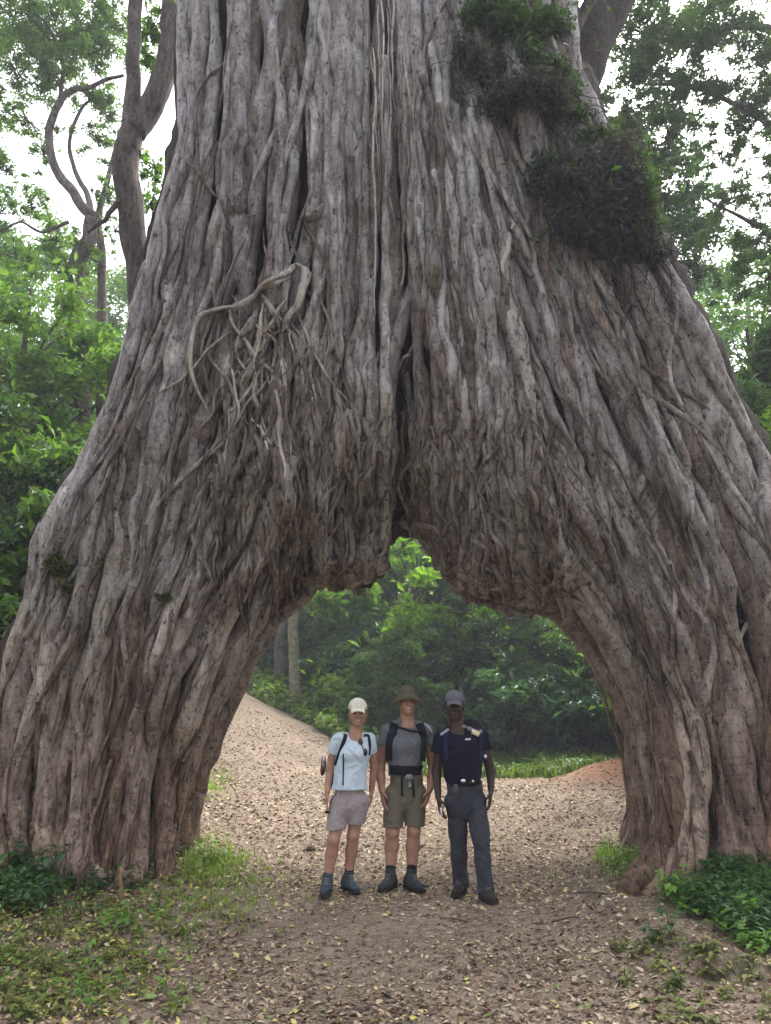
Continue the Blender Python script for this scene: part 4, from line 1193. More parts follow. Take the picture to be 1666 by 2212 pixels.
# grass blades
def blades(P, H, r=rng, spread=.5, w=.006):
    n = len(P); th = r.uniform(0, 6.283, n)
    ln = np.stack([np.cos(th), np.sin(th), np.zeros(n)], 1) * (H * r.uniform(.1, spread * 1.5, n))[:, None]
    sd_ = np.stack([-np.sin(th), np.cos(th), np.zeros(n)], 1) * (w * (1 + P[:, 1:2] * .12))
    up = np.zeros((n, 3)); up[:, 2] = H
    v = [P - sd_, P + sd_, P + ln * .45 + up * .62 + sd_ * .7, P + ln * .45 + up * .62 - sd_ * .7, P + ln + up * .85]
    V = np.stack(v, 1).reshape(-1, 3); b5 = np.arange(n)[:, None] * 5
    return V, b5 + np.array([[0, 1, 2, 3]]), b5 + np.array([[3, 2, 4]]), np.repeat(r.uniform(0, 1, n), 5)
GM = leaf_mat('grass_blades', (.06, .10, .025), (.17, .24, .065), .35, .5, 1.5)
def d_grass(x, y):
    e = edge_y(x); return ((y > e - .15) & (y < e + 6)) * np.where(y < e + .4, .5, 1.)
P = scatter(42000, d_grass, 16, 34)
V, Q, T, t = blades(P, rng.uniform(.08, .32, len(P)), w=.010)
obj('grass', new_mesh('grass', V, [Q, T], GM, None, False, {'tint': ('POINT', t)}), kind='stuff', label='green grass bank along the far edge of the path', cat='grass')
GM2 = leaf_mat('lime_grass_blades', (.13, .21, .03), (.30, .42, .08), .4, .5, 1.5)
def tuft(cx_, cy_, rx, ry, n, h0, h1, label, mt, w=.004):
    P = np.stack([rng.normal(cx_, rx, n), rng.normal(cy_, ry, n)], 1); P = np.column_stack([P, ground_h(P[:, 0], P[:, 1])])
    V, Q, T, t = blades(P, rng.uniform(h0, h1, n), w=w)
    obj('grass_patch', new_mesh('grass_patch', V, [Q, T], mt, None, False, {'tint': ('POINT', t)}), kind='stuff', label=label, cat='grass')
c = ground_hit(445, 1868); tuft(c[0], c[1], .20, .35, 420, .04, .13, 'lime green grass at the inner foot of the left root wall', GM2)
c = ground_hit(470, 1940); tuft(c[0], c[1], .30, .4, 420, .03, .08, 'thin grass at the left edge of the path below the lime tuft', GM2)
c = ground_hit(1345, 1862); tuft(c[0], c[1], .12, .26, 420, .05, .15, 'lime green weeds beside the right foot of the fig', GM2)
c = ground_hit(440, 1700); tuft(c[0], c[1], .2, .8, 400, .03, .10, 'sparse grass along the left wall inside the arch', GM2)

# low broad leaved weeds: stems with leaves
def weeds(P, H, L, nl=7, r=rng, spread=.6):
    n = len(P); k = n * nl
    base = np.repeat(P, nl, 0); h = np.repeat(H, nl)
    th = r.uniform(0, 6.283, k); f = np.tile(np.linspace(.35, 1, nl), n)
    out = np.stack([np.cos(th), np.sin(th), np.zeros(k)], 1)
    pos = base + np.array([0, 0, 1.]) * (h * f)[:, None] + out * (h * spread * .5 * r.uniform(.4, 1, k))[:, None]
    a = out * 1.0; a[:, 2] = r.normal(-.05, .35, k); a /= np.linalg.norm(a, axis=1)[:, None]
    sd_ = np.cross(a, np.array([0, 0, 1.])); sd_ /= np.linalg.norm(sd_, axis=1)[:, None] + 1e-9
    nm = np.cross(sd_, a)
    LL = (L * r.uniform(.6, 1.25, k))[:, None]; w = LL * .30
    v = [pos, pos + a * LL * .4 + sd_ * w - nm * LL * -.06, pos + a * LL - nm * LL * .14, pos + a * LL * .4 - sd_ * w - nm * LL * -.06, pos + a * LL * .5 - nm * LL * .03]
    V = np.stack(v, 1).reshape(-1, 3); b5 = np.arange(k)[:, None] * 5
    Tr = np.vstack([b5 + np.array([[0, 1, 4]]), b5 + np.array([[1, 2, 4]]), b5 + np.array([[2, 3, 4]]), b5 + np.array([[3, 0, 4]])])
    t = np.repeat(np.clip(np.repeat(r.uniform(0, 1, n), nl) * .6 + r.uniform(0, .4, k), 0, 1), 5)
    sb = Bag()
    for p, hh_ in zip(P, H):
        q = p + np.array([r.normal(0, .1), r.normal(0, .1), 1]) * hh_
        sb.tube(np.stack([p - [0, 0, .02], (p + q) / 2 + r.normal(0, .01, 3), q]), np.array([.004, .003, .0015]), 3, 0, caps=False)
    o_ = sb.n
    return np.vstack([V, *sb.V]), [Tr, np.vstack(sb.Q) + len(V)], np.concatenate([t, np.full(o_, .1)])
WM1 = leaf_mat('dark_weeds', (.018, .055, .016), (.06, .15, .035), .3, .4, 2.)
WM2 = leaf_mat('olive_weeds', (.07, .09, .02), (.22, .24, .05), .3, .5, 2.)
WM3 = leaf_mat('fresh_weeds', (.06, .14, .02), (.16, .32, .05), .35, .45, 2.)
def ppts(n, x0, x1, y0, y1, keep=lambda x, y: 1.):
    out = []
    while len(out) < n:
        px, py = rng.uniform(x0, x1), rng.uniform(y0, y1)
        if rng.random() < keep(px, py):
            out.append(ground_hit(px, py))
    return np.array(out)
def wpatch(name, label, P, h0, h1, L, mt, nl=7):
    V, F_, t = weeds(P, rng.uniform(h0, h1, len(P)), L, nl)
    obj(name, new_mesh(name, V, F_, mt, None, False, {'tint': ('POINT', t)}), kind='stuff', label=label, cat='undergrowth')
wpatch('weed_patch', 'olive and yellow weeds over the lower left corner', ppts(400, -60, 540, 1885, 2212, lambda x, y: np.clip(1.15 - (x + (y - 1900) * .9) / 560, .05, 1)), .03, .11, .055, WM2)
wpatch('weed_patch', 'dark green weeds at the foot of the left root wall', ppts(230, -40, 330, 1850, 1980, lambda x, y: np.clip(1.2 - x / 300 - (y - 1850) / 260, .08, 1)), .07, .24, .075, WM1, 9)
wpatch('weed_patch', 'fresh green sprigs among the litter at lower left', ppts(130, -20, 420, 1880, 2200), .03, .12, .05, WM3)
wpatch('weed_patch', 'dark green ground cover at the foot of the right trunk', ppts(620, 1400, 1720, 1830, 2040, lambda x, y: 1. if y < 1905 + (x - 1400) * .62 and y > 1880 - (x - 1400) * .25 else .02), .06, .22, .075, WM1, 9)
wpatch('weed_patch', 'fresh green leaves in front of the right trunk', ppts(150, 1430, 1700, 1900, 2070, lambda x, y: 1. if y < 1925 + (x - 1400) * .62 else .05), .05, .16, .08, WM3)
LIM = leaf_mat('lime_weeds', (.10, .16, .03), (.24, .33, .08), .4, .5, 2.)
wpatch('weed_patch', 'lime green weeds lit beside the left wall of the arch', ppts(60, 400, 530, 1815, 1905, lambda x, y: np.clip(1.3 - (x - 410) / 90, .05, 1)), .05, .17, .055, LIM)
wpatch('weed_patch', 'lime green leafy weeds behind the right foot of the fig', ppts(80, 1300, 1390, 1815, 1905), .05, .17, .055, LIM)
wpatch('weed_patch', 'scattered olive seedlings at lower right', ppts(90, 1330, 1700, 2040, 2212), .02, .07, .05, WM2)
LF = leaf_mat('sunlit_fern_fronds', (.10, .18, .035), (.28, .38, .10), .45, .45, 1.2)  # fern green raised to stand in for sun on the verge
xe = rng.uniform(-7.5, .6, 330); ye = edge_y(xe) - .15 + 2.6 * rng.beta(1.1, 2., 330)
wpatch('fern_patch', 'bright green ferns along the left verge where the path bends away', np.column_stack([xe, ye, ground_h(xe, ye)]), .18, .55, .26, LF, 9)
xe = rng.uniform(.8, 7., 110); ye = edge_y(xe) + rng.uniform(.3, 2.4, 110)
wpatch('fern_patch', 'low leafy plants in the grass bank right of the hikers', np.column_stack([xe, ye, ground_h(xe, ye)]), .1, .3, .20, WM3, 8)
# individual seedlings and a stick standing by the left foot
WS = [(120, 1905, .34, WM1, 'dark leafy sapling at the far left foot of the fig'), (45, 1895, .36, WM1, 'bushy dark green plant in the lower left corner below the fig'),
      (270, 2010, .20, WM3, 'bright green seedling in the litter at lower left'), (395, 1850, .14, WM1, 'small dark sprig against the root wall at the left of the path'),
      (1560, 1925, .34, WM1, 'tall dark leafy plant in front of the right trunk'), (1625, 2010, .28, WM3, 'bright broad-leaved plant near the right edge'),
      (1465, 1950, .26, WM3, 'fresh green plant left in the cover by the right trunk')]
for px, py, h, mt, lab in WS:
    c = ground_hit(px, py)
    P = np.array([c + [rng.normal(0, .06), rng.normal(0, .05), 0] for _ in range(7)])
    V, F_, t = weeds(P - c, rng.uniform(h * .6, h, 7), h * .32, 10)
    o = obj('seedling', new_mesh('seedling', V, F_, mt, None, False, {'tint': ('POINT', t)}), None, lab, 'plant')
    o.location = tuple(c)
c = ground_hit(258, 1960)
sb = Bag()
sb.tube(np.array([[0, 0, -.05], [.01, .0, .10], [-.01, 0, .24], [-.02, .02, .30]]), np.array([.022, .018, .014, .008]), 7, .1)
sb.tube(np.array([[-.01, 0, .2], [.07, -.01, .27], [.12, -.02, .29]]), np.array([.010, .007, .004]), 5, .1)
o = obj('broken_sapling', sb.mesh('broken_sapling', plain_mat('dead_wood', (.20, .13, .07), .8, .2, .35, 25)), None, 'broken brown stub of a sapling standing in the weeds at lower left', 'sapling')
o.location = tuple(c)
# clod of earth and sticks
c = ground_hit(672, 1838)
V0 = []; 
nb = 12
th_ = np.linspace(0, np.pi, nb // 2 + 1); ph_ = np.linspace(0, 2 * np.pi, nb, endpoint=False)
for a_ in th_:
    for b_ in ph_:
        q = 1 + .18 * math.sin(3 * b_ + 2 * a_) + .12 * math.sin(5 * a_ + b_)
        V0.append((.055 * q * math.sin(a_) * math.cos(b_), .045 * q * math.sin(a_) * math.sin(b_), .030 * q * math.cos(a_)))
Qd = [(i * nb + j, i * nb + (j + 1) % nb, (i + 1) * nb + (j + 1) % nb, (i + 1) * nb + j) for i in range(len(th_) - 1) for j in range(nb)]
o = obj('earth_clod', new_mesh('earth_clod', np.array(V0), np.array(Qd), plain_mat('clod_earth', (.12, .085, .065), .95, .1, .3, 30, .01, 60)), None, 'small dark clod on the path left of the woman\'s feet', 'clod')
o.location = (c[0], c[1], c[2] + .02)
for px, py, L, a_, lab in [(1240, 1988, .40, .5, 'thin twig lying by the hump of earth at the right foot'), (980, 1990, .22, 2.6, 'short twig on the bare mound in front of the man'), (300, 2100, .5, .2, 'long dry twig in the litter at lower left'), (1300, 1935, .35, -.3, 'pale twig beside the right foot of the fig')]:
    c = ground_hit(px, py)
    p = np.array([[-.5 * L, 0, .012], [-.1 * L, .03 * L, .02], [.2 * L, -.02 * L, .014], [.5 * L, .04 * L, .01]])
    V, Q, uv, T = tube(catmull(p, 9), np.linspace(.007, .003, 9), 5, .1)
    o = obj('twig', new_mesh('twig', V, [Q, T], M_twig, uv), None, lab, 'twig'); o.location = tuple(c); o.rotation_euler = (0, 0, a_)
# ================================================================== PEOPLE
def smin(a, b, k):
    h = np.clip(.5 + .5 * (b - a) / k, 0, 1)
    return b * (1 - h) + a * h - k * h * (1 - h)
class Sdf:
    def __init__(s, lo, hi, h=.0075):
        s.lo = np.array(lo, float); s.h = h
        s.n = np.ceil((np.array(hi) - s.lo) / h).astype(int) + 1
        s.f = np.full(s.n, .2, np.float32)
    def grid(s, lo, hi):
        a = np.maximum(((np.array(lo) - s.lo) / s.h).astype(int) - 1, 0); b = np.minimum(np.ceil((np.array(hi) - s.lo) / s.h).astype(int) + 2, s.n)
        if (b <= a).any(): return None, None
        ax = [s.lo[i] + s.h * np.arange(a[i], b[i]) for i in range(3)]
        return tuple(slice(a[i], b[i]) for i in range(3)), np.meshgrid(*ax, indexing='ij', sparse=True)
    def apply(s, sl, d, k, sub=False):
        cur = s.f[sl]
        if sub: s.f[sl] = -smin(-cur, d, k)
        else: s.f[sl] = smin(cur, d, k) if k > 0 else np.minimum(cur, d)
    def cone(s, a, b, ra, rb, k=.02, flat=1., fdir=(0, 1, 0), cuts=(), sub=False):
        """tapered limb; flat squeezes it along fdir; cuts = [(point, outward normal)]"""
        a = np.array(a, float); b = np.array(b, float); m = max(ra, rb) + .05
        sl, g = s.grid(np.minimum(a, b) - m, np.maximum(a, b) + m)
        if sl is None: return
        ab = b - a; L2 = ab @ ab + 1e-12
        px, py, pz = g[0] - a[0], g[1] - a[1], g[2] - a[2]
        t = np.clip((px * ab[0] + py * ab[1] + pz * ab[2]) / L2, 0, 1)
        dx, dy, dz = px - t * ab[0], py - t * ab[1], pz - t * ab[2]
        if flat != 1.:
            fd = np.array(fdir, float); fd /= np.linalg.norm(fd)
            c = (dx * fd[0] + dy * fd[1] + dz * fd[2]) * (1 / flat - 1)
            dx = dx + c * fd[0]; dy = dy + c * fd[1]; dz = dz + c * fd[2]
        d = np.sqrt(dx * dx + dy * dy + dz * dz) - (ra + (rb - ra) * t)
        if flat < 1: d = d * (.5 + .5 * flat)
        for p, n in cuts:
            d = np.maximum(d, (g[0] - p[0]) * n[0] + (g[1] - p[1]) * n[1] + (g[2] - p[2]) * n[2])
        s.apply(sl, d.astype(np.float32), k, sub)
    def ball(s, c, r, k=.02, sub=False, rot=None):
        c = np.array(c, float); r = np.array(r if hasattr(r, '__len__') else (r, r, r), float); m = r.max() + .04
        sl, g = s.grid(c - m, c + m)
        if sl is None: return
        x, y, z = g[0] - c[0], g[1] - c[1], g[2] - c[2]
        if rot is not None:
            x, y, z = [rot[0][i] * x + rot[1][i] * y + rot[2][i] * z for i in range(3)]
        q = np.sqrt((x / r[0]) ** 2 + (y / r[1]) ** 2 + (z / r[2]) ** 2)
        d = (q - 1) * r.min() * .5 + (q - 1) * (r.mean()) * .5
        s.apply(sl, d.astype(np.float32), k, sub)
    def ripple(s, amp, kx, kz, ph=0.):
        X = s.lo[0] + s.h * np.arange(s.n[0])[:, None, None]; Y = s.lo[1] + s.h * np.arange(s.n[1])[None, :, None]; Z = s.lo[2] + s.h * np.arange(s.n[2])[None, None, :]
        s.f += (amp * np.sin(kx * X + 3 * Y + ph + 1.5 * np.sin(kz * .4 * Z)) * np.sin(kz * Z + kx * .5 * X + ph * 2 + np.sin(9 * X))).astype(np.float32)
    def cut(s, p, n):
        X = s.lo[0] + s.h * np.arange(s.n[0])[:, None, None]; Y = s.lo[1] + s.h * np.arange(s.n[1])[None, :, None]; Z = s.lo[2] + s.h * np.arange(s.n[2])[None, None, :]
        s.f = np.maximum(s.f, ((X - p[0]) * n[0] + (Y - p[1]) * n[1] + (Z - p[2]) * n[2]).astype(np.float32))
    def mesh(s):
        return surface_nets(s.f, s.lo, s.h)
def rotz(a): c, s_ = math.cos(a), math.sin(a); return np.array([[c, -s_, 0], [s_, c, 0], [0, 0, 1.]])
def unit(v): v = np.array(v, float); return v / np.linalg.norm(v)

def hand(S_, wrist, tip, palm_n, thumb_dir, sc=1., curl=.5):
    """palm, four unequal bent fingers, thumb from the side of the palm"""
    w = np.array(wrist, float); d = unit(np.array(tip) - w); n = unit(np.array(palm_n) - (np.array(palm_n) @ d) * d)
    s_ = np.cross(d, n); 
    if s_ @ np.array(thumb_dir) < 0: s_ = -s_
    L = .095 * sc
    for o in (-.026, -.009, .009, .026):
        S_.cone(w + s_ * o * .6 * sc, w + d * L * .95 + s_ * o * sc, .015 * sc, .0125 * sc, .012, .9, n)
    fl = [(.028, .072), (.0095, .080), (-.0095, .074), (-.028, .058)]
    for o, ln in fl:
        a = w + d * L + s_ * o * sc; ln = ln * sc
        d1 = unit(d + n * curl * .35); b = a + d1 * ln * .5
        d2 = unit(d + n * curl * 1.1); c = b + d2 * ln * .3
        d3 = unit(d + n * curl * 2.0); e = c + d3 * ln * .25
        S_.cone(a - d * .01, b, .0095 * sc, .0088 * sc, .004); S_.cone(b, c, .0088 * sc, .008 * sc, .004); S_.cone(c, e, .008 * sc, .007 * sc, .004)
    a = w + d * L * .28 + s_ * .026 * sc; b = a + unit(d * .75 + s_ * .75 + n * .3) * .040 * sc; c = b + unit(d * 1. + s_ * .25 + n * .45) * .032 * sc
    S_.cone(a, b, .014 * sc, .011 * sc, .010); S_.cone(b, c, .0105 * sc, .008 * sc, .004)

def head(S_, c, Rm, female=False, sc=1.):
    P = lambda x, y, z: np.asarray(c) + Rm @ (np.array([x, y, z]) * sc)
    S_.ball(P(0, .012, .035), np.array([.074, .092, .088]) * sc, .02, rot=Rm.T)
    S_.ball(P(0, -.018, -.030), np.array([.058, .066, .078]) * sc, .03, rot=Rm.T)
    jw = .040 if female else .047
    S_.cone(P(-jw, -.005, -.062), P(0, -.062, -.095), .021 * sc, .020 * sc, .03); S_.cone(P(jw, -.005, -.062), P(0, -.062, -.095), .021 * sc, .020 * sc, .03)
    S_.ball(P(0, -.068, -.095), .020 * sc, .02)
    S_.cone(P(-.045, -.070, .020), P(.045, -.070, .020), .014 * sc, .014 * sc, .02)     # brow
    for s_ in (-1, 1):
        S_.ball(P(.036 * s_, -.060, -.028), np.array([.024, .022, .022]) * sc, .02)      # cheek
        S_.ball(P(.031 * s_, -.088, .000), np.array([.015, .013, .010]) * sc, .012, sub=True)
        S_.ball(P(.076 * s_, .004, -.008), np.array([.009, .020, .031]) * sc, .008, rot=Rm.T)
    S_.cone(P(0, -.080, .010), P(0, -.110, -.027), .010 * sc, .015 * sc, .008)           # nose
    S_.ball(P(.012, -.094, -.030), .0095 * sc, .008); S_.ball(P(-.012, -.094, -.030), .0095 * sc, .008)
    S_.cone(P(-.018, -.082, -.058), P(.018, -.082, -.058), .008 * sc, .008 * sc, .012)

def uvball(c, r, Rm=None, nu=14, nv=9):
    th = np.linspace(0, np.pi, nv); ph_ = np.linspace(0, 2 * np.pi, nu, endpoint=False)
    V = np.stack([np.sin(th)[:, None] * np.cos(ph_)[None], np.sin(th)[:, None] * np.sin(ph_)[None], np.cos(th)[:, None] * np.ones((1, nu))], -1).reshape(-1, 3) * np.asarray(r)
    if Rm is not None: V = V @ Rm.T
    i = np.arange(nv - 1)[:, None] * nu; j = np.arange(nu)[None]; j2 = (j + 1) % nu
    return V + np.asarray(c), np.stack([i + j, i + nu + j, i + nu + j2, i + j2], -1).reshape(-1, 4)

def skin_mat(nm, c, c2):
    m, n, out = mat(nm); g = NG(n); tc = g.node('ShaderNodeTexCoord')
    k = g.noise(tc.outputs['Object'], 14, 4)
    b = g.bsdf(g.mix(g.ramp(k, [(.4, 0.), (.65, 1.)]), c, c2), .5, None, .35)
    b.inputs['Subsurface Weight'].default_value = .08; b.inputs['Subsurface Radius'].default_value = (.02, .008, .004)
    g.l(b.outputs[0], out.inputs[0]); return m
def cloth_mat(nm, c, var=.12, rough=.9, bump=.002, s=22):
    m, n, out = mat(nm); g = NG(n); tc = g.node('ShaderNodeTexCoord')
    v = g.mapping(tc.outputs['Object'], (1, 1, .75))
    w1 = g.noise(v, 6.5, 2, .5, 1.2); w2 = g.noise(v, 15, 2, .5, .8); w3 = g.noise(tc.outputs['Object'], 400, 2)
    rdg = g.math('ABSOLUTE', g.math('SUBTRACT', w1, .5))
    hgt = g.math('ADD', g.math('MULTIPLY', rdg, -1.6), g.math('ADD', g.math('MULTIPLY', w2, .35), g.math('MULTIPLY', w3, .03)))
    col = g.mix(1., c, g.ramp(w2, [(.3, 1 - var), (.7, 1 + var)]), 'MULTIPLY')
    b = g.bsdf(col, rough, g.bump(hgt, .032, .8), .15)
    g.l(b.outputs[0], out.inputs[0]); return m
SK_tan = skin_mat('tanned_skin', (.32, .165, .115), (.42, .225, .16))
SK_tan2 = skin_mat('sunburnt_skin', (.34, .175, .125), (.44, .24, .175))
SK_dark = skin_mat('dark_skin', (.030, .015, .011), (.048, .024, .017))
M_eye = plain_mat('eye_dark', (.03, .02, .018), .25, .5, .05); M_white = plain_mat('eye_white', (.65, .62, .58), .3, .5, .02)
M_teeth = plain_mat('teeth', (.75, .72, .66), .3, .5, .02)
M_lipr = plain_mat('lips', (.34, .12, .10), .45, .4, .05); M_lipd = plain_mat('dark_lips', (.07, .028, .024), .45, .4, .05)
M_hair_d = plain_mat('dark_hair', (.03, .018, .012), .6, .3, .4, 60); M_hair_b = plain_mat('light_brown_hair', (.20, .12, .055), .6, .3, .4, 60); M_hair_k = plain_mat('black_hair', (.008, .007, .007), .7, .2, .3, 60)
M_navy = cloth_mat('dark_strap_webbing', (.012, .014, .022)); M_black = cloth_mat('black_webbing', (.010, .010, .012))
M_sole = plain_mat('boot_sole', (.018, .015, .013), .85, .2, .3, 40); M_buckle = plain_mat('buckle_metal', (.62, .62, .62), .25, .6, .05, metal=.9)

class Person:
    def __init__(s, label, soles, head_px, rot=0.):
        """soles: pixels of the two boot heels on the ground"""
        g = [ground_hit(*p) for p in soles]
        s.g = g; s.Y = (g[0][1] + g[1][1]) / 2
        g[0][2] += .012; g[1][2] += .012
        s.o = np.array([(g[0][0] + g[1][0]) / 2, s.Y, min(g[0][2], g[1][2])])
        s.root = empty('person', tuple(s.o)); tag(s.root, label, 'person', 'hikers under the arch of the fig')
        s.lo = s.o + [-.62, -.42, -.05]; s.hi = s.o + [.62, .50, 2.0]
    def p(s, px, py, dy=0.): return pt(px, py, s.Y + dy)
    def sdf(s, lo=None, hi=None, h=.0075):
        return Sdf(s.lo if lo is None else lo, s.hi if hi is None else hi, h)
    def add(s, name, S_, m, parent=None, label=None):
        V, Q = S_.mesh() if isinstance(S_, Sdf) else S_
        o = obj(name, new_mesh(name, V - s.o, Q, m), parent or s.root, label)
        return o, BVHTree.FromPolygons(V.tolist(), np.asarray(Q).tolist())
    def ribbon(s, name, bv, pts, w, thick, m, parent, lift=.004, k=8, on_root=None):
        """strap lying on a surface along pixels (px, py[, dy]); points with dy hang free"""
        raw = np.array([(p[0], p[1]) for p in pts], float)
        n = max(8, int(np.abs(np.diff(raw, axis=0)).sum() / 4)); C = catmull(raw, n)
        P = np.zeros((n, 3)); last = None
        for i in range(n):
            D = rays(C[i, 0], C[i, 1]); loc, nr_, _, _ = bv.ray_cast(Vector((0, 0, CAMZ)), Vector(D).normalized(), 20)
            if loc is None:
                loc, nr_, _, _ = bv.find_nearest(Vector(s.p(C[i, 0], C[i, 1], -.1)))
            P[i] = loc
        P = smooth1(P, 2); P[:, 1] -= lift
        o = s.o if on_root is None else on_root
        V, Q, uv, T = tube(P - o, np.full(n, w), 8, 0, flat=thick / w)
        return obj(name, new_mesh(name, V, [Q, T], m, uv), parent)

def cap_shape(S_, c, Rm, sc=1.):
    P = lambda x, y, z: np.asarray(c) + Rm @ (np.array([x, y, z]) * sc)
    S_.ball(P(0, .012, .052), np.array([.086, .104, .088]) * sc, .01, rot=Rm.T)
    S_.cut(P(0, 0, .034), -(Rm @ unit([0, .10, 1])))
    for x in np.linspace(-.060, .060, 15):
        S_.cone(P(x * .95, -.055, .046 - 1.5 * x * x), P(x * .95, -.150 + 9 * x * x, .022 - 5 * x * x), .0075 * sc, .006 * sc, .006)
def face_parts(pr, c, Rm, sc, lips, brow, smile=True, teeth=True, hair=None):
    P = lambda x, y, z: np.asarray(c) + Rm @ (np.array([x, y, z]) * sc)
    for s_ in (-1, 1):
        V, Q = uvball(P(.031 * s_, -.071, .001), np.array([.0145, .0135, .0085]) * sc, Rm); pr.add('eye', (V, Q), M_eye)
        V, Q, uv, T = tube(np.array([P(.016 * s_, -.088, .019), P(.033 * s_, -.086, .024), P(.050 * s_, -.074, .018)]), np.array([.005, .007, .004]) * sc, 6, 0)
        obj('eyebrow', new_mesh('eyebrow', V - pr.o, [Q, T], brow), pr.root)
    xs_ = np.linspace(-.030, .030, 9)
    pts = np.array([P(x, -.0885 + 14 * x * x, -.063 + (10 * x * x if smile else 0)) for x in xs_])
    V, Q, uv, T = tube(pts, np.array([.002, .005, .0065, .007, .0068, .007, .0065, .005, .002]) * sc, 7, 0)
    o = obj('mouth', new_mesh('mouth', V - pr.o, [Q, T], lips), pr.root)
    if teeth:
        pts = np.array([P(x, -.0935 + 14 * x * x, -.062 + 10 * x * x) for x in xs_[1:-1]])
        V, Q, uv, T = tube(pts, np.array([.001, .0028, .0034, .0034, .0034, .0028, .001]) * sc, 6, 0)
        obj('teeth', new_mesh('teeth', V - pr.o, [Q, T], M_teeth), o)

def leg_at(an, kn, z):
    m_ = kn * .66 + an * .34 + np.array([0, .022, 0]); t = (z - an[2]) / (m_[2] - an[2])
    return an + (m_ - an) * t
def laces(pr, ob, f, toe, top):
    d = unit([toe[0], toe[1], 0]); n_ = np.array([-d[1], d[0], 0]); lb = Bag()
    for k in range(4):
        c = f + d * (.048 + .012 * k) * 1.0 + np.array([0, 0, .125 - .016 * k]); c = c + (top - f)[:3] * [0.6, 0.6, 0] * (1 - k / 4)
        lb.tube(np.array([c - n_ * .022 - d * .006, c + d * .006, c + n_ * .022 - d * .006]) - pr.o, .0035, 5, 0)
    obj('laces', lb.mesh('laces', M_lace), ob, kind='stuff')
M_lace = plain_mat('boot_lace', (.22, .22, .23), .8, .2, .1)
def boot(pr, S_, Ss, ankle, toe, top, r=.050):
    """ankle, toe at sole height"""
    a = np.array(ankle, float); t = np.array(toe, float); d = unit([t[0] - a[0], t[1] - a[1], 0]); z0 = a[2]
    heel = a - d * .055
    S_.cone(heel + [0, 0, .052], t - d * .03 + [0, 0, .045], .036, .034, .02, .9, (0, 0, 1))
    S_.cone(heel + [0, 0, .05], heel + d * .02 + [0, 0, .09], .040, .042, .02)
    S_.cone(a + [0, 0, .07], t - d * .10 + [0, 0, .055], .046, .036, .03)
    S_.cone(a + [0, 0, .06], top, .046, r, .02)
    S_.cut((0, 0, z0 + .012), (0, 0, -1)) if False else None
    Ss.cone(heel + [0, 0, .014], t - d * .025 + [0, 0, .014], .043, .043, .0, .42, (0, 0, 1))

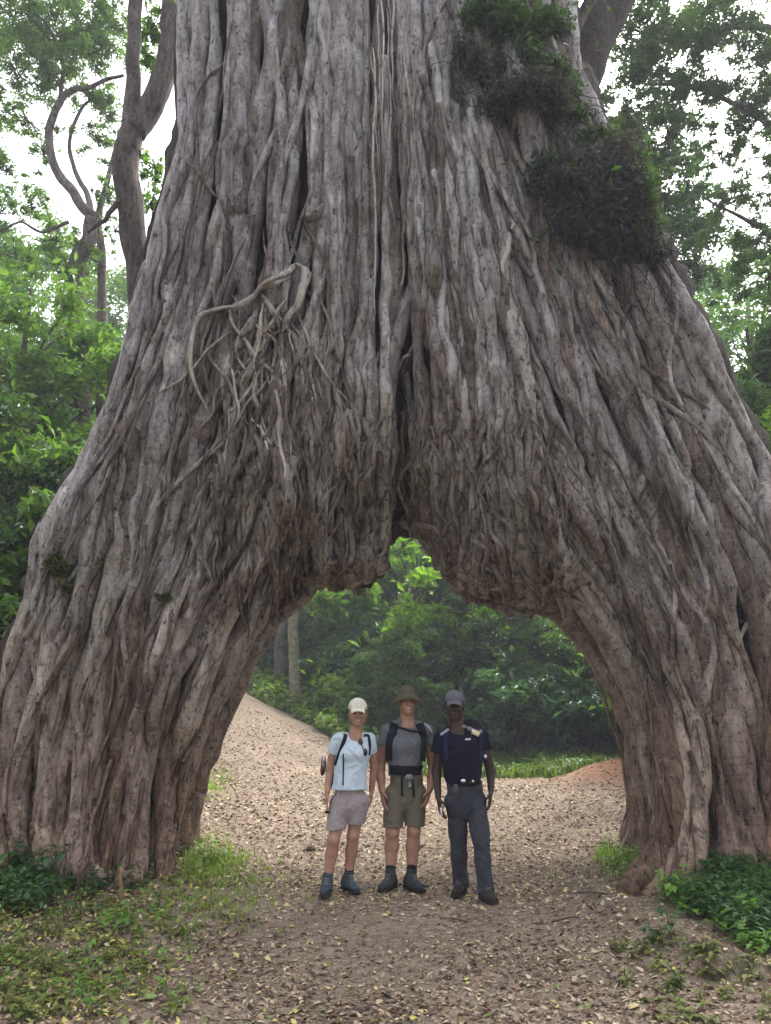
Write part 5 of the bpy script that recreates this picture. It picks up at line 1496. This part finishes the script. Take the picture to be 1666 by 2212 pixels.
# ------------------------------------------------------------------ woman, left
def build_woman():
    pr = Person('smiling woman in white cap, pale blue t-shirt and lilac grey shorts, leftmost of the three', [(706, 1934), (752, 1927)], None)
    p = pr.p; o = pr.o
    fL, fR = pr.g; dL, dR = fL[1] - pr.Y, fR[1] - pr.Y
    hc = p(773, 1541, -.01); Rm = rotz(.06)
    B = pr.sdf()
    head(B, hc, Rm, True, .97)
    nk = p(768, 1588, .03)
    B.cone(hc + [0, .02, -.06], nk, .046, .050, .02)
    shL, shR = p(729, 1597, .02), p(799, 1595, .05)
    elL, wrL, tpL = p(713, 1660, .05), p(707, 1712, -.01), p(705, 1744, -.04)
    elR, wrR, tpR = p(808, 1656, .12), p(803, 1706, .13), p(801, 1738, .10)
    B.cone(nk - [0, 0, .06], (shL + shR) / 2 - [0, -.01, .12], .09, .115, .05, .8)
    B.cone((shL + shR) / 2 - [0, -.01, .12], p(756, 1695, .03), .100, .09, .05, .75)
    for sh, el, wr, tp, tn in ((shL, elL, wrL, tpL, (1, -.3, 0)), (shR, elR, wrR, tpR, (-.4, 0, 1))):
        B.ball(sh, .040, .02); B.cone(sh, el, .040, .036, .02); B.cone(el, wr, .037, .024, .015)
    hand(B, wrL, tpL, (1, 0, 0), (.2, -1, 0), .95); hand(B, wrR, tpR, (-1, 0, 0), (-.2, -1, 0), .95)
    hpL, hpR = p(737, 1735, .03), p(774, 1733, .03)
    knL, knR = p(721, 1815, dL * .6 - .01), p(763, 1806, dR * .6 - .01)
    anL, anR = fL + [0, .0, .09], fR + [0, .0, .09]
    B.cone(hpL, knL, .066, .052, .02); B.cone(hpR, knR, .066, .052, .02)
    for kn, an in ((knL, anL), (knR, anR)):
        m_ = kn * .65 + an * .35 + [0, .02, 0]
        B.cone(kn, m_, .050, .053, .02); B.cone(m_, an, .052, .034, .02); B.ball(kn + [0, -.02, 0], .036, .02)
    B.cone(hpL, hpR, .075, .075, .03)
    pr.add('body', B, SK_tan)
    face_parts(pr, hc, Rm, .97, M_lipr, M_hair_b)
    H = pr.sdf(hc - .2, hc + .2)
    H.ball(hc + [0, .028, .025], (.083, .088, .092), .01); H.cone(hc + [-.062, .02, .0], hc + [-.060, .025, -.085], .024, .014, .02); H.cone(hc + [.062, .02, .0], hc + [.060, .025, -.085], .024, .014, .02)
    H.cone(hc + [0, .08, 0], hc + [0, .09, -.10], .04, .02, .02)
    H.ball(hc + [0, -.09, -.015], (.056, .075, .085), .01, sub=True)
    pr.add('hair', H, M_hair_b)
    C = pr.sdf(hc - .22, hc + .22, .006); cap_shape(C, hc, Rm, .98)
    pr.add('cap', C, cloth_mat('white_cap_cloth', (.66, .62, .54)))
    # shirt
    T = pr.sdf(); ctr = (shL + shR) / 2
    hem = p(754, 1706, 0)[2]
    T.cone(shL + [.03, 0, -.012], shR + [-.03, 0, -.012], .052, .052, .02); T.cone(nk + [-.02, .0, -.02], shL + [.01, 0, .002], .045, .044, .02); T.cone(nk + [.02, .0, -.02], shR + [-.01, 0, .002], .045, .044, .02)
    T.cone(ctr - [.03, -.005, .12], ctr - [-.03, -.005, .12], .118, .118, .04, .80)
    T.cone(ctr - [0, -.0, .14], p(757, 1672, .03), .138, .128, .05, .78)
    T.cone(p(757, 1660, .03) , p(754, 1725, .03), .128, .178, .05, .80)
    T.ball(ctr + [-.055, -.075, -.13], (.058, .05, .055), .04); T.ball(ctr + [.055, -.075, -.13], (.058, .05, .055), .04)
    T.cone(nk - [0, 0, .01], nk - [0, 0, .09], .060, .10, .03, .85)
    for sh, el, f in ((shL, elL, .50), (shR, elR, .5)):
        e = sh + (el - sh) * f; T.cone(sh, sh + (el - sh) * (f + .15), .052, .056, .015, cuts=[(e, unit(el - sh))])
    T.ripple(.0075, 26, 22, 1.)
    T.f = np.maximum(T.f, (hem - (T.lo[2] + T.h * np.arange(T.n[2])))[None, None, :].astype(np.float32))
    V_ = nk + [0, -.05, .01]
    T.ball(nk + [0, -.02, .035], (.064, .075, .065), .01, sub=True); T.cone(nk + [0, -.12, .0], nk + [.0, -.13, -.085], .048, .012, .01, sub=True)
    shirt, bs = pr.add('t_shirt', T, cloth_mat('pale_blue_cotton', (.50, .58, .68), .05))
    # shorts
    K = pr.sdf()
    K.cone(p(754, 1712, .03), p(755, 1738, .03), .128, .150, .04, .74)
    for hp, kn, hy in ((hpL, knL, 1792), (hpR, knR, 1780)):
        e = p(730, hy, 0); f = (hp[2] - e[2]) / (hp[2] - kn[2]); q = hp + (kn - hp) * f
        K.cone(hp, q + (kn - hp) * .1, .100, .078, .02, cuts=[(q, (0, 0, -1))])
    K.f = np.maximum(K.f, ((K.lo[2] + K.h * np.arange(K.n[2])) - (hem + .01))[None, None, :].astype(np.float32))
    K.ripple(.006, 24, 14, 2.)
    pr.add('shorts', K, cloth_mat('lilac_grey_cotton', (.30, .255, .265), .08))
    bt = pr.sdf(hi=pr.o + [.6, .4, .4], lo=pr.o + [-.6, -.45, -.06]); so_ = pr.sdf(hi=pr.o + [.6, .4, .4], lo=pr.o + [-.6, -.45, -.06], h=.006)
    mB = cloth_mat('slate_blue_boot_leather', (.050, .065, .085), .2)
    for f, tx, py, tp_ in ((fL, (-.015, -.17), 1880, anL), (fR, (.085, -.155), 1880, anR)):
        b1 = pr.sdf(hi=f + [.3, .3, .3], lo=f + [-.3, -.35, -.04]); s1 = pr.sdf(hi=f + [.3, .3, .3], lo=f + [-.3, -.35, -.04], h=.006)
        kn_ = knL if f is fL else knR; top = leg_at(tp_, kn_, f[2] + .15)
        boot(pr, b1, s1, f, f + [tx[0], tx[1], 0], top, .042); b1.cut(top + [0, 0, .01], (0, 0, 1))
        ob, _ = pr.add('boot', b1, mB); pr.add('sole', s1, M_sole, ob); laces(pr, ob, f, tx, leg_at(f + [0, 0, .09], knL if f is fL else knR, f[2] + .15))
        s2 = pr.sdf(hi=f + [.2, .2, .4], lo=f + [-.2, -.2, .1]); s2.cone(leg_at(tp_, kn_, f[2] + .13), leg_at(tp_, kn_, f[2] + .22), .039, .043, .01, cuts=[(f + [0, 0, .205], (0, 0, 1))])
        pr.add('sock', s2, cloth_mat('dark_blue_sock', (.02, .022, .03)))
    # sunglasses hooked in the neckline
    c = p(783, 1610, 0)
    sg = empty('sunglasses', tuple(c)); tag(sg, 'dark sunglasses hanging from the neckline of the woman\'s pale shirt', 'sunglasses')
    for nm, px, py in (('lens', 779, 1603), ('lens', 789, 1625)):
        loc, nr_, _, _ = bs.ray_cast(Vector((0, 0, CAMZ)), Vector(rays(px, py)).normalized(), 20)
        loc = np.array(loc if loc else p(px, py, -.14)) + [0, -.012, 0]
        V, Q = uvball(loc - c, (.022, .006, .032), None); obj(nm, new_mesh(nm, V, Q, M_shade), sg)
        if px == 779: l0 = loc
    V, Q, uv, T_ = tube(np.array([l0, (l0 + loc) / 2 + [0, -.006, 0], loc]) - c, .004, 5, 0); obj('bridge', new_mesh('bridge', V, [Q, T_], M_shade), sg)
    # backpack and its straps
    bc = p(745, 1640, .22)
    bp = empty('backpack', tuple(bc)); tag(bp, 'small dark backpack worn by the woman, its side pocket showing by her arm', 'backpack', 'backpacks of the hikers')
    K2 = pr.sdf(lo=pr.o + [-.6, -.1, .7], hi=pr.o + [.5, .55, 1.6])
    K2.cone(p(757, 1612, .24), p(755, 1690, .24), .105, .125, .04, .75); K2.cone(p(722, 1640, .22), p(718, 1685, .22), .06, .06, .03)
    V, Q = K2.mesh(); obj('pack', new_mesh('pack', V - bc, Q, M_navy), bp)
    c2 = p(699, 1652, .16)
    V, Q = uvball(c2 - bc, (.026, .030, .085)); obj('side_pocket', new_mesh('side_pocket', V, Q, plain_mat('grey_mesh_pocket', (.22, .20, .19), .8, .2, .4, 60)), bp)
    V, Q = uvball(c2 - bc + [-.008, -.012, -.045], (.020, .024, .05)); obj('bottle', new_mesh('bottle', V, Q, plain_mat('dark_red_bottle', (.10, .02, .018), .4, .4, .1)), bp)
    V, Q = uvball(c2 - bc + [.006, -.016, .055], (.015, .016, .03)); obj('tissue', new_mesh('tissue', V, Q, plain_mat('white_plastic', (.7, .66, .64), .5, .3, .05)), bp)
    pr.ribbon('shoulder_strap', bs, [(747, 1574), (746, 1592), (738, 1615), (729, 1640), (725, 1655)], .017, .005, M_navy, bp, .004, on_root=bc)
    pr.ribbon('shoulder_strap', bs, [(788, 1576), (797, 1592), (799, 1612), (797, 1632)], .013, .005, M_navy, bp, .004, on_root=bc)
    pr.ribbon('strap_end', bs, [(742, 1626), (742, 1660), (741, 1699)], .006, .003, M_navy, bp, .006, on_root=bc)
    # small dark thing in her hand
    c = tpL + np.array([.012, -.02, -.035])
    V, Q = uvball((0, 0, 0), (.022, .030, .014)); oo = obj('camera_pouch', new_mesh('camera_pouch', V, Q, M_black), None, 'small black pouch held low in the woman\'s right hand', 'pouch'); oo.location = tuple(c)
M_shade = plain_mat('dark_lens', (.008, .008, .014), .12, .6, .02)

def build_man():
    pr = Person('man in a brimmed olive hat, grey t-shirt and khaki shorts, middle of the three', [(843, 1924), (889, 1924)], None)
    p = pr.p; fL, fR = pr.g; dL, dR = fL[1] - pr.Y, fR[1] - pr.Y
    hc = p(880, 1514, -.01); Rm = rotz(.10)
    B = pr.sdf(); head(B, hc, Rm, False, 1.04)
    nk = p(879, 1557, .03)
    B.cone(hc + [0, .02, -.06], nk, .058, .066, .02); B.cone(nk, nk - [0, 0, .05], .066, .09, .03)
    shL, shR = p(834, 1579, .02), p(924, 1579, .03)
    elL, wrL, tpL = p(821, 1660, .07), p(825, 1707, -.01), p(829, 1740, -.05)
    elR, wrR, tpR = p(936, 1662, .08), p(929, 1705, -.01), p(920, 1738, -.05)
    B.cone((shL + shR) / 2 - [0, 0, .1], p(878, 1690, .03), .115, .10, .05, .75)
    for sh, el, wr, tp, sd_ in ((shL, elL, wrL, tpL, 1), (shR, elR, wrR, tpR, -1)):
        B.ball(sh, .046, .02); B.cone(sh, el, .048, .043, .02); B.cone(el, el * .6 + wr * .4, .045, .042, .02); B.cone(el * .6 + wr * .4, wr, .042, .029, .02)
        hand(B, wr, tp, (sd_, .2, 0), (.1 * sd_, -1, 0), 1.08)
    hpL, hpR = p(855, 1716, .03), p(899, 1716, .03)
    knL, knR = p(848, 1798, dL * .6 - .01), p(894, 1796, dR * .6 - .01)
    anL, anR = fL + [0, 0, .09], fR + [0, 0, .09]
    B.cone(hpL, hpR, .08, .08, .03)
    for hp, kn, an in ((hpL, knL, anL), (hpR, knR, anR)):
        B.cone(hp, kn, .072, .060, .02); m_ = kn * .68 + an * .32 + [0, .025, 0]
        B.cone(kn, m_, .057, .062, .02); B.cone(m_, an, .061, .038, .02); B.ball(kn + [0, -.025, 0], .042, .02)
    pr.add('body', B, SK_tan2)
    face_parts(pr, hc, Rm, 1.04, M_lipr, M_hair_d, True, True)
    H = pr.sdf(hc - .2, hc + .2); H.ball(hc + [0, .03, .03], (.086, .09, .09), .01); H.ball(hc + [0, -.09, -.01], (.062, .075, .10), .01, sub=True); H.cut(hc - [0, 0, .07], (0, 0, -1))
    pr.add('hair', H, M_hair_d)
    St = pr.sdf(hc - .2, hc + .2, .006); St.ball(hc + [0, -.045, -.085], (.052, .050, .040), .01); St.ball(hc + [0, -.06, -.045], (.045, .06, .032), .01, sub=True)
    # brimmed hat: crown and drooping brim
    h2 = pr.sdf(hc - .27, hc + .27, .006)
    top = hc + [0, .01, .050]
    h2.ball(top + [0, 0, .008], (.090, .102, .088), .01); h2.cut(top, (0, 0, -1))
    n_ = 84
    for i in range(n_):
        a_ = 2 * math.pi * i / n_; c_, s_ = math.cos(a_), math.sin(a_)
        dr = .055 if abs(c_) > .3 else .03
        dr = .028 + .075 * c_ * c_
        h2.cone(top + [.080 * c_, .092 * s_, .004], top + [.158 * c_, .160 * s_, -dr], .0075, .006, .008)
    pr.add('hat', h2, cloth_mat('olive_hat_cloth', (.085, .075, .050), .15))
    T = pr.sdf(); ctr = (shL + shR) / 2; hem = p(878, 1676, 0)[2]
    T.cone(shL + [.03, 0, -.012], shR + [-.03, 0, -.012], .060, .060, .02); T.cone(nk + [-.02, .0, -.01], shL + [.01, 0, .0], .055, .052, .02); T.cone(nk + [.02, .0, -.01], shR + [-.01, 0, .0], .055, .052, .02)
    T.cone(ctr - [.05, 0, .13], ctr - [-.05, 0, .13], .128, .128, .04, .85)
    T.cone(ctr - [.02, 0, .16], p(876, 1690, .03), .158, .150, .05, .80)
    T.cone(nk - [0, 0, .02], nk - [0, 0, .08], .072, .12, .03, .85)
    for sh, el in ((shL, elL), (shR, elR)):
        e = sh + (el - sh) * .36; T.cone(sh, sh + (el - sh) * .5, .060, .066, .015, cuts=[(e, unit(el - sh))])
    T.ripple(.0075, 22, 20, .5)
    T.ball(nk + [0, -.02, .062], (.068, .072, .050), .01, sub=True)
    T.f = np.maximum(T.f, (hem - (T.lo[2] + T.h * np.arange(T.n[2])))[None, None, :].astype(np.float32))
    shirt, bs = pr.add('t_shirt', T, cloth_mat('grey_cotton', (.125, .13, .15), .08))
    K = pr.sdf()
    K.cone(p(877, 1668, .03), p(877, 1722, .03), .146, .158, .04, .80)
    for hp, kn, hy in ((hpL, knL, 1787), (hpR, knR, 1784)):
        e = p(850, hy, 0); f = (hp[2] - e[2]) / (hp[2] - kn[2]); q = hp + (kn - hp) * f
        K.cone(hp, q + (kn - hp) * .1, .102, .088, .015, cuts=[(q, (0, 0, -1))])
    K.f = np.maximum(K.f, ((K.lo[2] + K.h * np.arange(K.n[2])) - (hem + .02))[None, None, :].astype(np.float32))
    K.ripple(.006, 20, 16, 1.)
    sh_, bk = pr.add('shorts', K, cloth_mat('khaki_cotton', (.150, .130, .098), .08))
    # cargo pocket seams
    pr.ribbon('pocket_flap', bk, [(832, 1745), (846, 1747)], .012, .003, cloth_mat('khaki_flap', (.13, .11, .082)), sh_, .002)
    pr.ribbon('pocket_flap', bk, [(905, 1745), (918, 1743)], .012, .003, bpy.data.materials['khaki_flap'], sh_, .002)
    mB = cloth_mat('charcoal_boot_leather', (.042, .048, .052), .25)
    for f, tx, an in ((fL, (-.085, -.15), anL), (fR, (.10, -.14), anR)):
        b1 = pr.sdf(hi=f + [.3, .3, .3], lo=f + [-.3, -.35, -.04]); s1 = pr.sdf(hi=f + [.3, .3, .3], lo=f + [-.3, -.35, -.04], h=.006)
        kn_ = knL if f is fL else knR; top = leg_at(an, kn_, f[2] + .17); boot(pr, b1, s1, f, f + [tx[0], tx[1], 0], top, .046); b1.cut(top + [0, 0, .01], (0, 0, 1))
        ob, _ = pr.add('boot', b1, mB); pr.add('sole', s1, M_sole, ob); laces(pr, ob, f, tx, leg_at(f + [0, 0, .09], knL if f is fL else knR, f[2] + .15))
        s2 = pr.sdf(hi=f + [.2, .2, .4], lo=f + [-.2, -.2, .1]); s2.cone(leg_at(an, kn_, f[2] + .16), leg_at(an, kn_, f[2] + .27), .045, .050, .01, cuts=[(f + [0, 0, .262], (0, 0, 1))])
        pr.add('sock', s2, cloth_mat('black_sock', (.012, .011, .012)))
    # backpack
    bc = p(878, 1620, .28)
    bp = empty('backpack', tuple(bc)); tag(bp, 'dark backpack with wide navy shoulder straps and hip belt on the middle man', 'backpack', 'backpacks of the hikers')
    K2 = pr.sdf(lo=pr.o + [-.5, -.1, .8], hi=pr.o + [.5, .6, 1.7])
    K2.cone(p(878, 1580, .28), p(878, 1665, .28), .125, .14, .04, .8); V, Q = K2.mesh(); obj('pack', new_mesh('pack', V - bc, Q, M_navy), bp)
    pr.ribbon('shoulder_strap', bs, [(855, 1562), (850, 1576), (846, 1600), (845, 1622), (846, 1645)], .045, .009, M_navy, bp, .003, on_root=bc)
    pr.ribbon('shoulder_strap', bs, [(905, 1562), (910, 1578), (912, 1600), (911, 1622), (909, 1645)], .043, .009, M_navy, bp, .003, on_root=bc)
    pr.ribbon('chest_strap', bs, [(850, 1568), (866, 1572), (885, 1578), (905, 1580), (915, 1579)], .009, .005, M_black, bp, .014, on_root=bc)
    pr.ribbon('hip_belt', bs, [(838, 1662), (852, 1663), (878, 1665), (902, 1663), (916, 1661)], .042, .009, M_black, bp, .006, on_root=bc)
    for x0, x1 in ((869, 868), (888, 893)):
        pr.ribbon('strap_end', bk, [(x0, 1672), (x1, 1695), (x1 + 1, 1722)], .010, .004, M_black, bp, .014, on_root=bc)
    # camera hanging at the belt
    c = p(884, 1690, -.14)
    cm = empty('camera', tuple(c)); tag(cm, 'small grey camera hanging below the hip belt of the middle man', 'camera')
    V, Q = uvball((0, 0, .04), (.040, .022, .030)); obj('camera_body', new_mesh('camera_body', V, Q, plain_mat('grey_plastic', (.16, .17, .19), .4, .4, .1)), cm)
    V, Q = uvball((.006, -.012, -.022), (.026, .026, .034)); obj('lens_barrel', new_mesh('lens_barrel', V, Q, plain_mat('pale_grey_rubber', (.10, .105, .12), .6, .3, .1)), cm)
    V, Q = uvball((.006, -.030, -.026), (.014, .010, .016)); obj('lens', new_mesh('lens', V, Q, plain_mat('lens_glass', (.25, .27, .30), .2, .6, .1)), cm)
    # white edge of a collar towel on his left shoulder
    pr.ribbon('shoulder_piping', bs, [(908, 1562), (918, 1564), (928, 1572), (934, 1584)], .008, .004, plain_mat('pale_grey_fabric', (.42, .43, .46), .9, .1, .1), bp, .010, on_root=bc)

def build_guide():
    pr = Person('guide in grey cap, navy t-shirt and long dark trousers, rightmost of the three', [(996, 1934), (1050, 1950)], None)
    p = pr.p; fL, fR = pr.g; dL, dR = fL[1] - pr.Y, fR[1] - pr.Y
    hc = p(982, 1526, -.01); Rm = rotz(-.10)
    B = pr.sdf(); head(B, hc, Rm, False, 1.0)
    nk = p(986, 1571, .03)
    B.cone(hc + [0, .02, -.06], nk, .058, .066, .02); B.cone(nk, nk - [0, 0, .05], .066, .09, .03)
    shL, shR = p(951, 1592, .02), p(1039, 1590, .03)
    elL, wrL, tpL = p(943, 1668, .06), p(947, 1722, .0), p(953, 1757, -.04)
    elR, wrR, tpR = p(1060, 1664, .08), p(1061, 1708, .03), p(1058, 1738, .0)
    B.cone((shL + shR) / 2 - [0, 0, .1], p(1004, 1700, .03), .115, .10, .05, .75)
    for sh, el, wr, tp, sd_ in ((shL, elL, wrL, tpL, 1), (shR, elR, wrR, tpR, -1)):
        B.ball(sh, .046, .02); B.cone(sh, el, .046, .041, .02); B.cone(el, wr, .042, .027, .02)
        hand(B, wr, tp, (sd_, .2, 0), (.1 * sd_, -1, 0), 1.08)
    hpL, hpR = p(985, 1732, .03), p(1027, 1732, .03)
    knL, knR = p(991, 1820, dL * .5 - .02), p(1041, 1824, dR * .5 - .02)
    anL, anR = fL + [0, 0, .09], fR + [0, 0, .09]
    for hp, kn, an in ((hpL, knL, anL), (hpR, knR, anR)):
        B.cone(hp, kn, .07, .052, .02); B.cone(kn, an, .052, .035, .02)
    pr.add('body', B, SK_dark)
    face_parts(pr, hc, Rm, 1.0, M_lipd, M_hair_k, False, False)
    H = pr.sdf(hc - .2, hc + .2); H.ball(hc + [0, .024, .03], (.078, .086, .084), .01); H.ball(hc + [0, -.08, -.01], (.07, .075, .10), .01, sub=True); H.cut(hc - [0, 0, .05], (0, 0, -1))
    pr.add('hair', H, M_hair_k)
    C = pr.sdf(hc - .22, hc + .22, .006); cap_shape(C, hc, Rm, 1.03)
    pr.add('cap', C, cloth_mat('grey_cap_cloth', (.12, .12, .14)))
    T = pr.sdf(); ctr = (shL + shR) / 2; hem = p(1000, 1690, 0)[2]
    T.cone(shL + [.03, 0, -.012], shR + [-.03, 0, -.012], .060, .060, .02); T.cone(nk + [-.02, .0, -.01], shL + [.01, 0, .0], .055, .052, .02); T.cone(nk + [.02, .0, -.01], shR + [-.01, 0, .0], .055, .052, .02)
    T.cone(ctr - [.05, 0, .13], ctr - [-.05, 0, .13], .128, .128, .04, .85)
    T.cone(ctr - [.02, 0, .16], p(1003, 1700, .03), .162, .152, .05, .85)
    T.cone(nk - [0, 0, .02], nk - [0, 0, .08], .070, .12, .03, .85)
    for sh, el in ((shL, elL), (shR, elR)):
        e = sh + (el - sh) * .42; T.cone(sh, sh + (el - sh) * .55, .060, .065, .015, cuts=[(e, unit(el - sh))])
    T.ripple(.0075, 20, 18, 2.5)
    T.ball(nk + [0, -.02, .052], (.068, .075, .050), .01, sub=True)
    T.f = np.maximum(T.f, (hem - (T.lo[2] + T.h * np.arange(T.n[2])))[None, None, :].astype(np.float32))
    shirt, bs = pr.add('t_shirt', T, cloth_mat('navy_cotton', (.007, .007, .020), .2))
    K = pr.sdf()
    K.cone(p(1004, 1695, .03), p(1005, 1735, .03), .158, .155, .04, .80)
    for hp, kn, an in ((hpL, knL, anL), (hpR, knR, anR)):
        K.cone(hp, kn, .100, .070, .014); K.cone(kn, an + [0, .015, -.01], .068, .072, .02, cuts=[(an - [0, 0, .03], (0, 0, -1))])
    K.f = np.maximum(K.f, ((K.lo[2] + K.h * np.arange(K.n[2])) - (hem + .02))[None, None, :].astype(np.float32))
    K.ripple(.008, 18, 20, .3)
    tr, bk = pr.add('trousers', K, cloth_mat('dark_slate_cotton', (.040, .042, .055), .2))
    mB = cloth_mat('dark_brown_boot_leather', (.040, .032, .032), .25)
    for f, tx in ((fL, (-.07, -.16)), (fR, (.06, -.17))):
        b1 = pr.sdf(hi=f + [.3, .3, .3], lo=f + [-.3, -.35, -.04]); s1 = pr.sdf(hi=f + [.3, .3, .3], lo=f + [-.3, -.35, -.04], h=.006)
        boot(pr, b1, s1, f, f + [tx[0], tx[1], 0], f + [0, .01, .14], .044)
        ob, _ = pr.add('boot', b1, mB); pr.add('sole', s1, M_sole, ob); laces(pr, ob, f, tx, leg_at(f + [0, 0, .09], knL if f is fL else knR, f[2] + .15))
    bl = pr.ribbon('belt', bk, [(957, 1688), (980, 1691), (1004, 1693), (1030, 1691), (1048, 1687)], .020, .006, M_black, pr.root, .004)
    V, Q = uvball(p(1001, 1687, -.165) - pr.o, (.022, .008, .016)); obj('buckle', new_mesh('buckle', V, Q, M_buckle), bl)
    # things he carries
    def blob(name, px, py, dy, r, m, par, o0):
        V, Q = uvball(p(px, py, dy) - o0, r); return obj(name, new_mesh(name, V, Q, m), par)
    c = p(984, 1705, -.15); rd = empty('radio', tuple(c)); tag(rd, 'black hand radio with a short antenna clipped at the guide\'s belt', 'radio')
    blob('radio_body', 984, 1708, -.16, (.032, .022, .058), plain_mat('black_plastic', (.035, .04, .045), .4, .4, .2), rd, c)
    V, Q, uv, T_ = tube(np.array([p(978, 1700, -.165), p(976, 1682, -.165)]) - c, .006, 6, 0); obj('antenna', new_mesh('antenna', V, [Q, T_], M_black), rd)
    c = p(1026, 1698, -.15); rd = empty('pouch', tuple(c)); tag(rd, 'dark square pouch on the right side of the guide\'s belt', 'pouch')
    blob('pouch_body', 1022, 1692, -.16, (.030, .018, .030), M_black, rd, c); blob('clasp', 1022, 1688, -.175, (.010, .005, .012), M_buckle, rd, c)
    # backpack and badge
    bc = p(1010, 1630, .28); bp = empty('backpack', tuple(bc)); tag(bp, 'backpack on the guide in navy, grey pad showing over his shoulder', 'backpack', 'backpacks of the hikers')
    K2 = pr.sdf(lo=pr.o + [-.5, -.1, .8], hi=pr.o + [.6, .6, 1.7])
    K2.cone(p(1012, 1585, .26), p(1008, 1665, .27), .135, .14, .04, .8); V, Q = K2.mesh(); obj('pack', new_mesh('pack', V - bc, Q, M_navy), bp)
    pr.ribbon('shoulder_strap', bs, [(1022, 1568), (1034, 1580), (1038, 1600), (1038, 1625), (1037, 1648)], .024, .008, cloth_mat('blue_black_strap', (.02, .022, .06)), bp, .004, on_root=bc)
    pr.ribbon('shoulder_strap', bs, [(966, 1572), (963, 1590), (964, 1620), (965, 1645)], .018, .007, bpy.data.materials['blue_black_strap'], bp, .004, on_root=bc)
    pr.ribbon('shoulder_pad', bs, [(1012, 1560), (1022, 1562), (1034, 1568), (1042, 1576)], .018, .008, plain_mat('grey_padding', (.20, .20, .21), .9, .1, .3, 60), bp, .016, on_root=bc)
    pr.ribbon('shoulder_pad', bs, [(964, 1566), (957, 1571), (950, 1578)], .012, .006, plain_mat('pale_padding', (.34, .35, .38), .9, .1, .2, 60), bp, .010, on_root=bc)
    pr.ribbon('scarf', bs, [(1004, 1553), (1006, 1562), (1005, 1574)], .016, .006, plain_mat('dusty_pink_cloth', (.26, .17, .18), .9, .1, .3, 80), pr.root, .012)
    pr.ribbon('badge', bs, [(1018, 1580), (1026, 1582), (1036, 1588)], .021, .006, plain_mat('pale_yellow_badge', (.66, .60, .38), .6, .3, .3, 70), shirt, .016)
    pr.ribbon('name_tag', bs, [(1004, 1597), (1012, 1597), (1017, 1596)], .008, .004, plain_mat('white_tag', (.62, .58, .62), .6, .3, .1), shirt, .010)
    V, Q = uvball(p(1049, 1634, -.14) - bc, (.012, .010, .016)); obj('strap_buckle', new_mesh('strap_buckle', V, Q, plain_mat('white_clip', (.65, .65, .68), .4, .4, .05)), bp)
    c = p(945, 1716, -.06)
    V, Q, uv, T_ = tube(np.array([tpL + [.0, -.02, .05], tpL + [.004, -.03, -.02]]), .010, 8, 0); oo = obj('water_bottle', new_mesh('water_bottle', V - c, [Q, T_], plain_mat('clear_bottle', (.62, .60, .60), .3, .5, .1)), None, 'small pale bottle in the guide\'s hand beside the man\'s shorts', 'bottle'); oo.location = tuple(c)
build_woman(); build_man(); build_guide()
# ================================================================== LENS FLARE VEIL
hm = bpy.data.materials.new('flare_veil_haze'); hm.use_nodes = True; hn = hm.node_tree; hn.nodes.clear()  # added haze box that stands in for veiling lens flare
pv = hn.nodes.new('ShaderNodeVolumePrincipled'); pv.inputs['Color'].default_value = (.86, .88, 1.0, 1); pv.inputs['Density'].default_value = .0022; pv.inputs['Anisotropy'].default_value = .1
ho = hn.nodes.new('ShaderNodeOutputMaterial'); hn.links.new(pv.outputs[0], ho.inputs['Volume'])
x0, x1, y0, y1, z0, z1 = -125, 125, -45, 160, -3, 26
HV = np.array([(x, y, z) for x in (x0, x1) for y in (y0, y1) for z in (z0, z1)], float)
HQ = np.array([(0, 1, 3, 2), (4, 6, 7, 5), (0, 4, 5, 1), (2, 3, 7, 6), (0, 2, 6, 4), (1, 5, 7, 3)])
obj('flare_veil', new_mesh('flare_veil', HV, HQ, hm, None, False), kind='stuff')
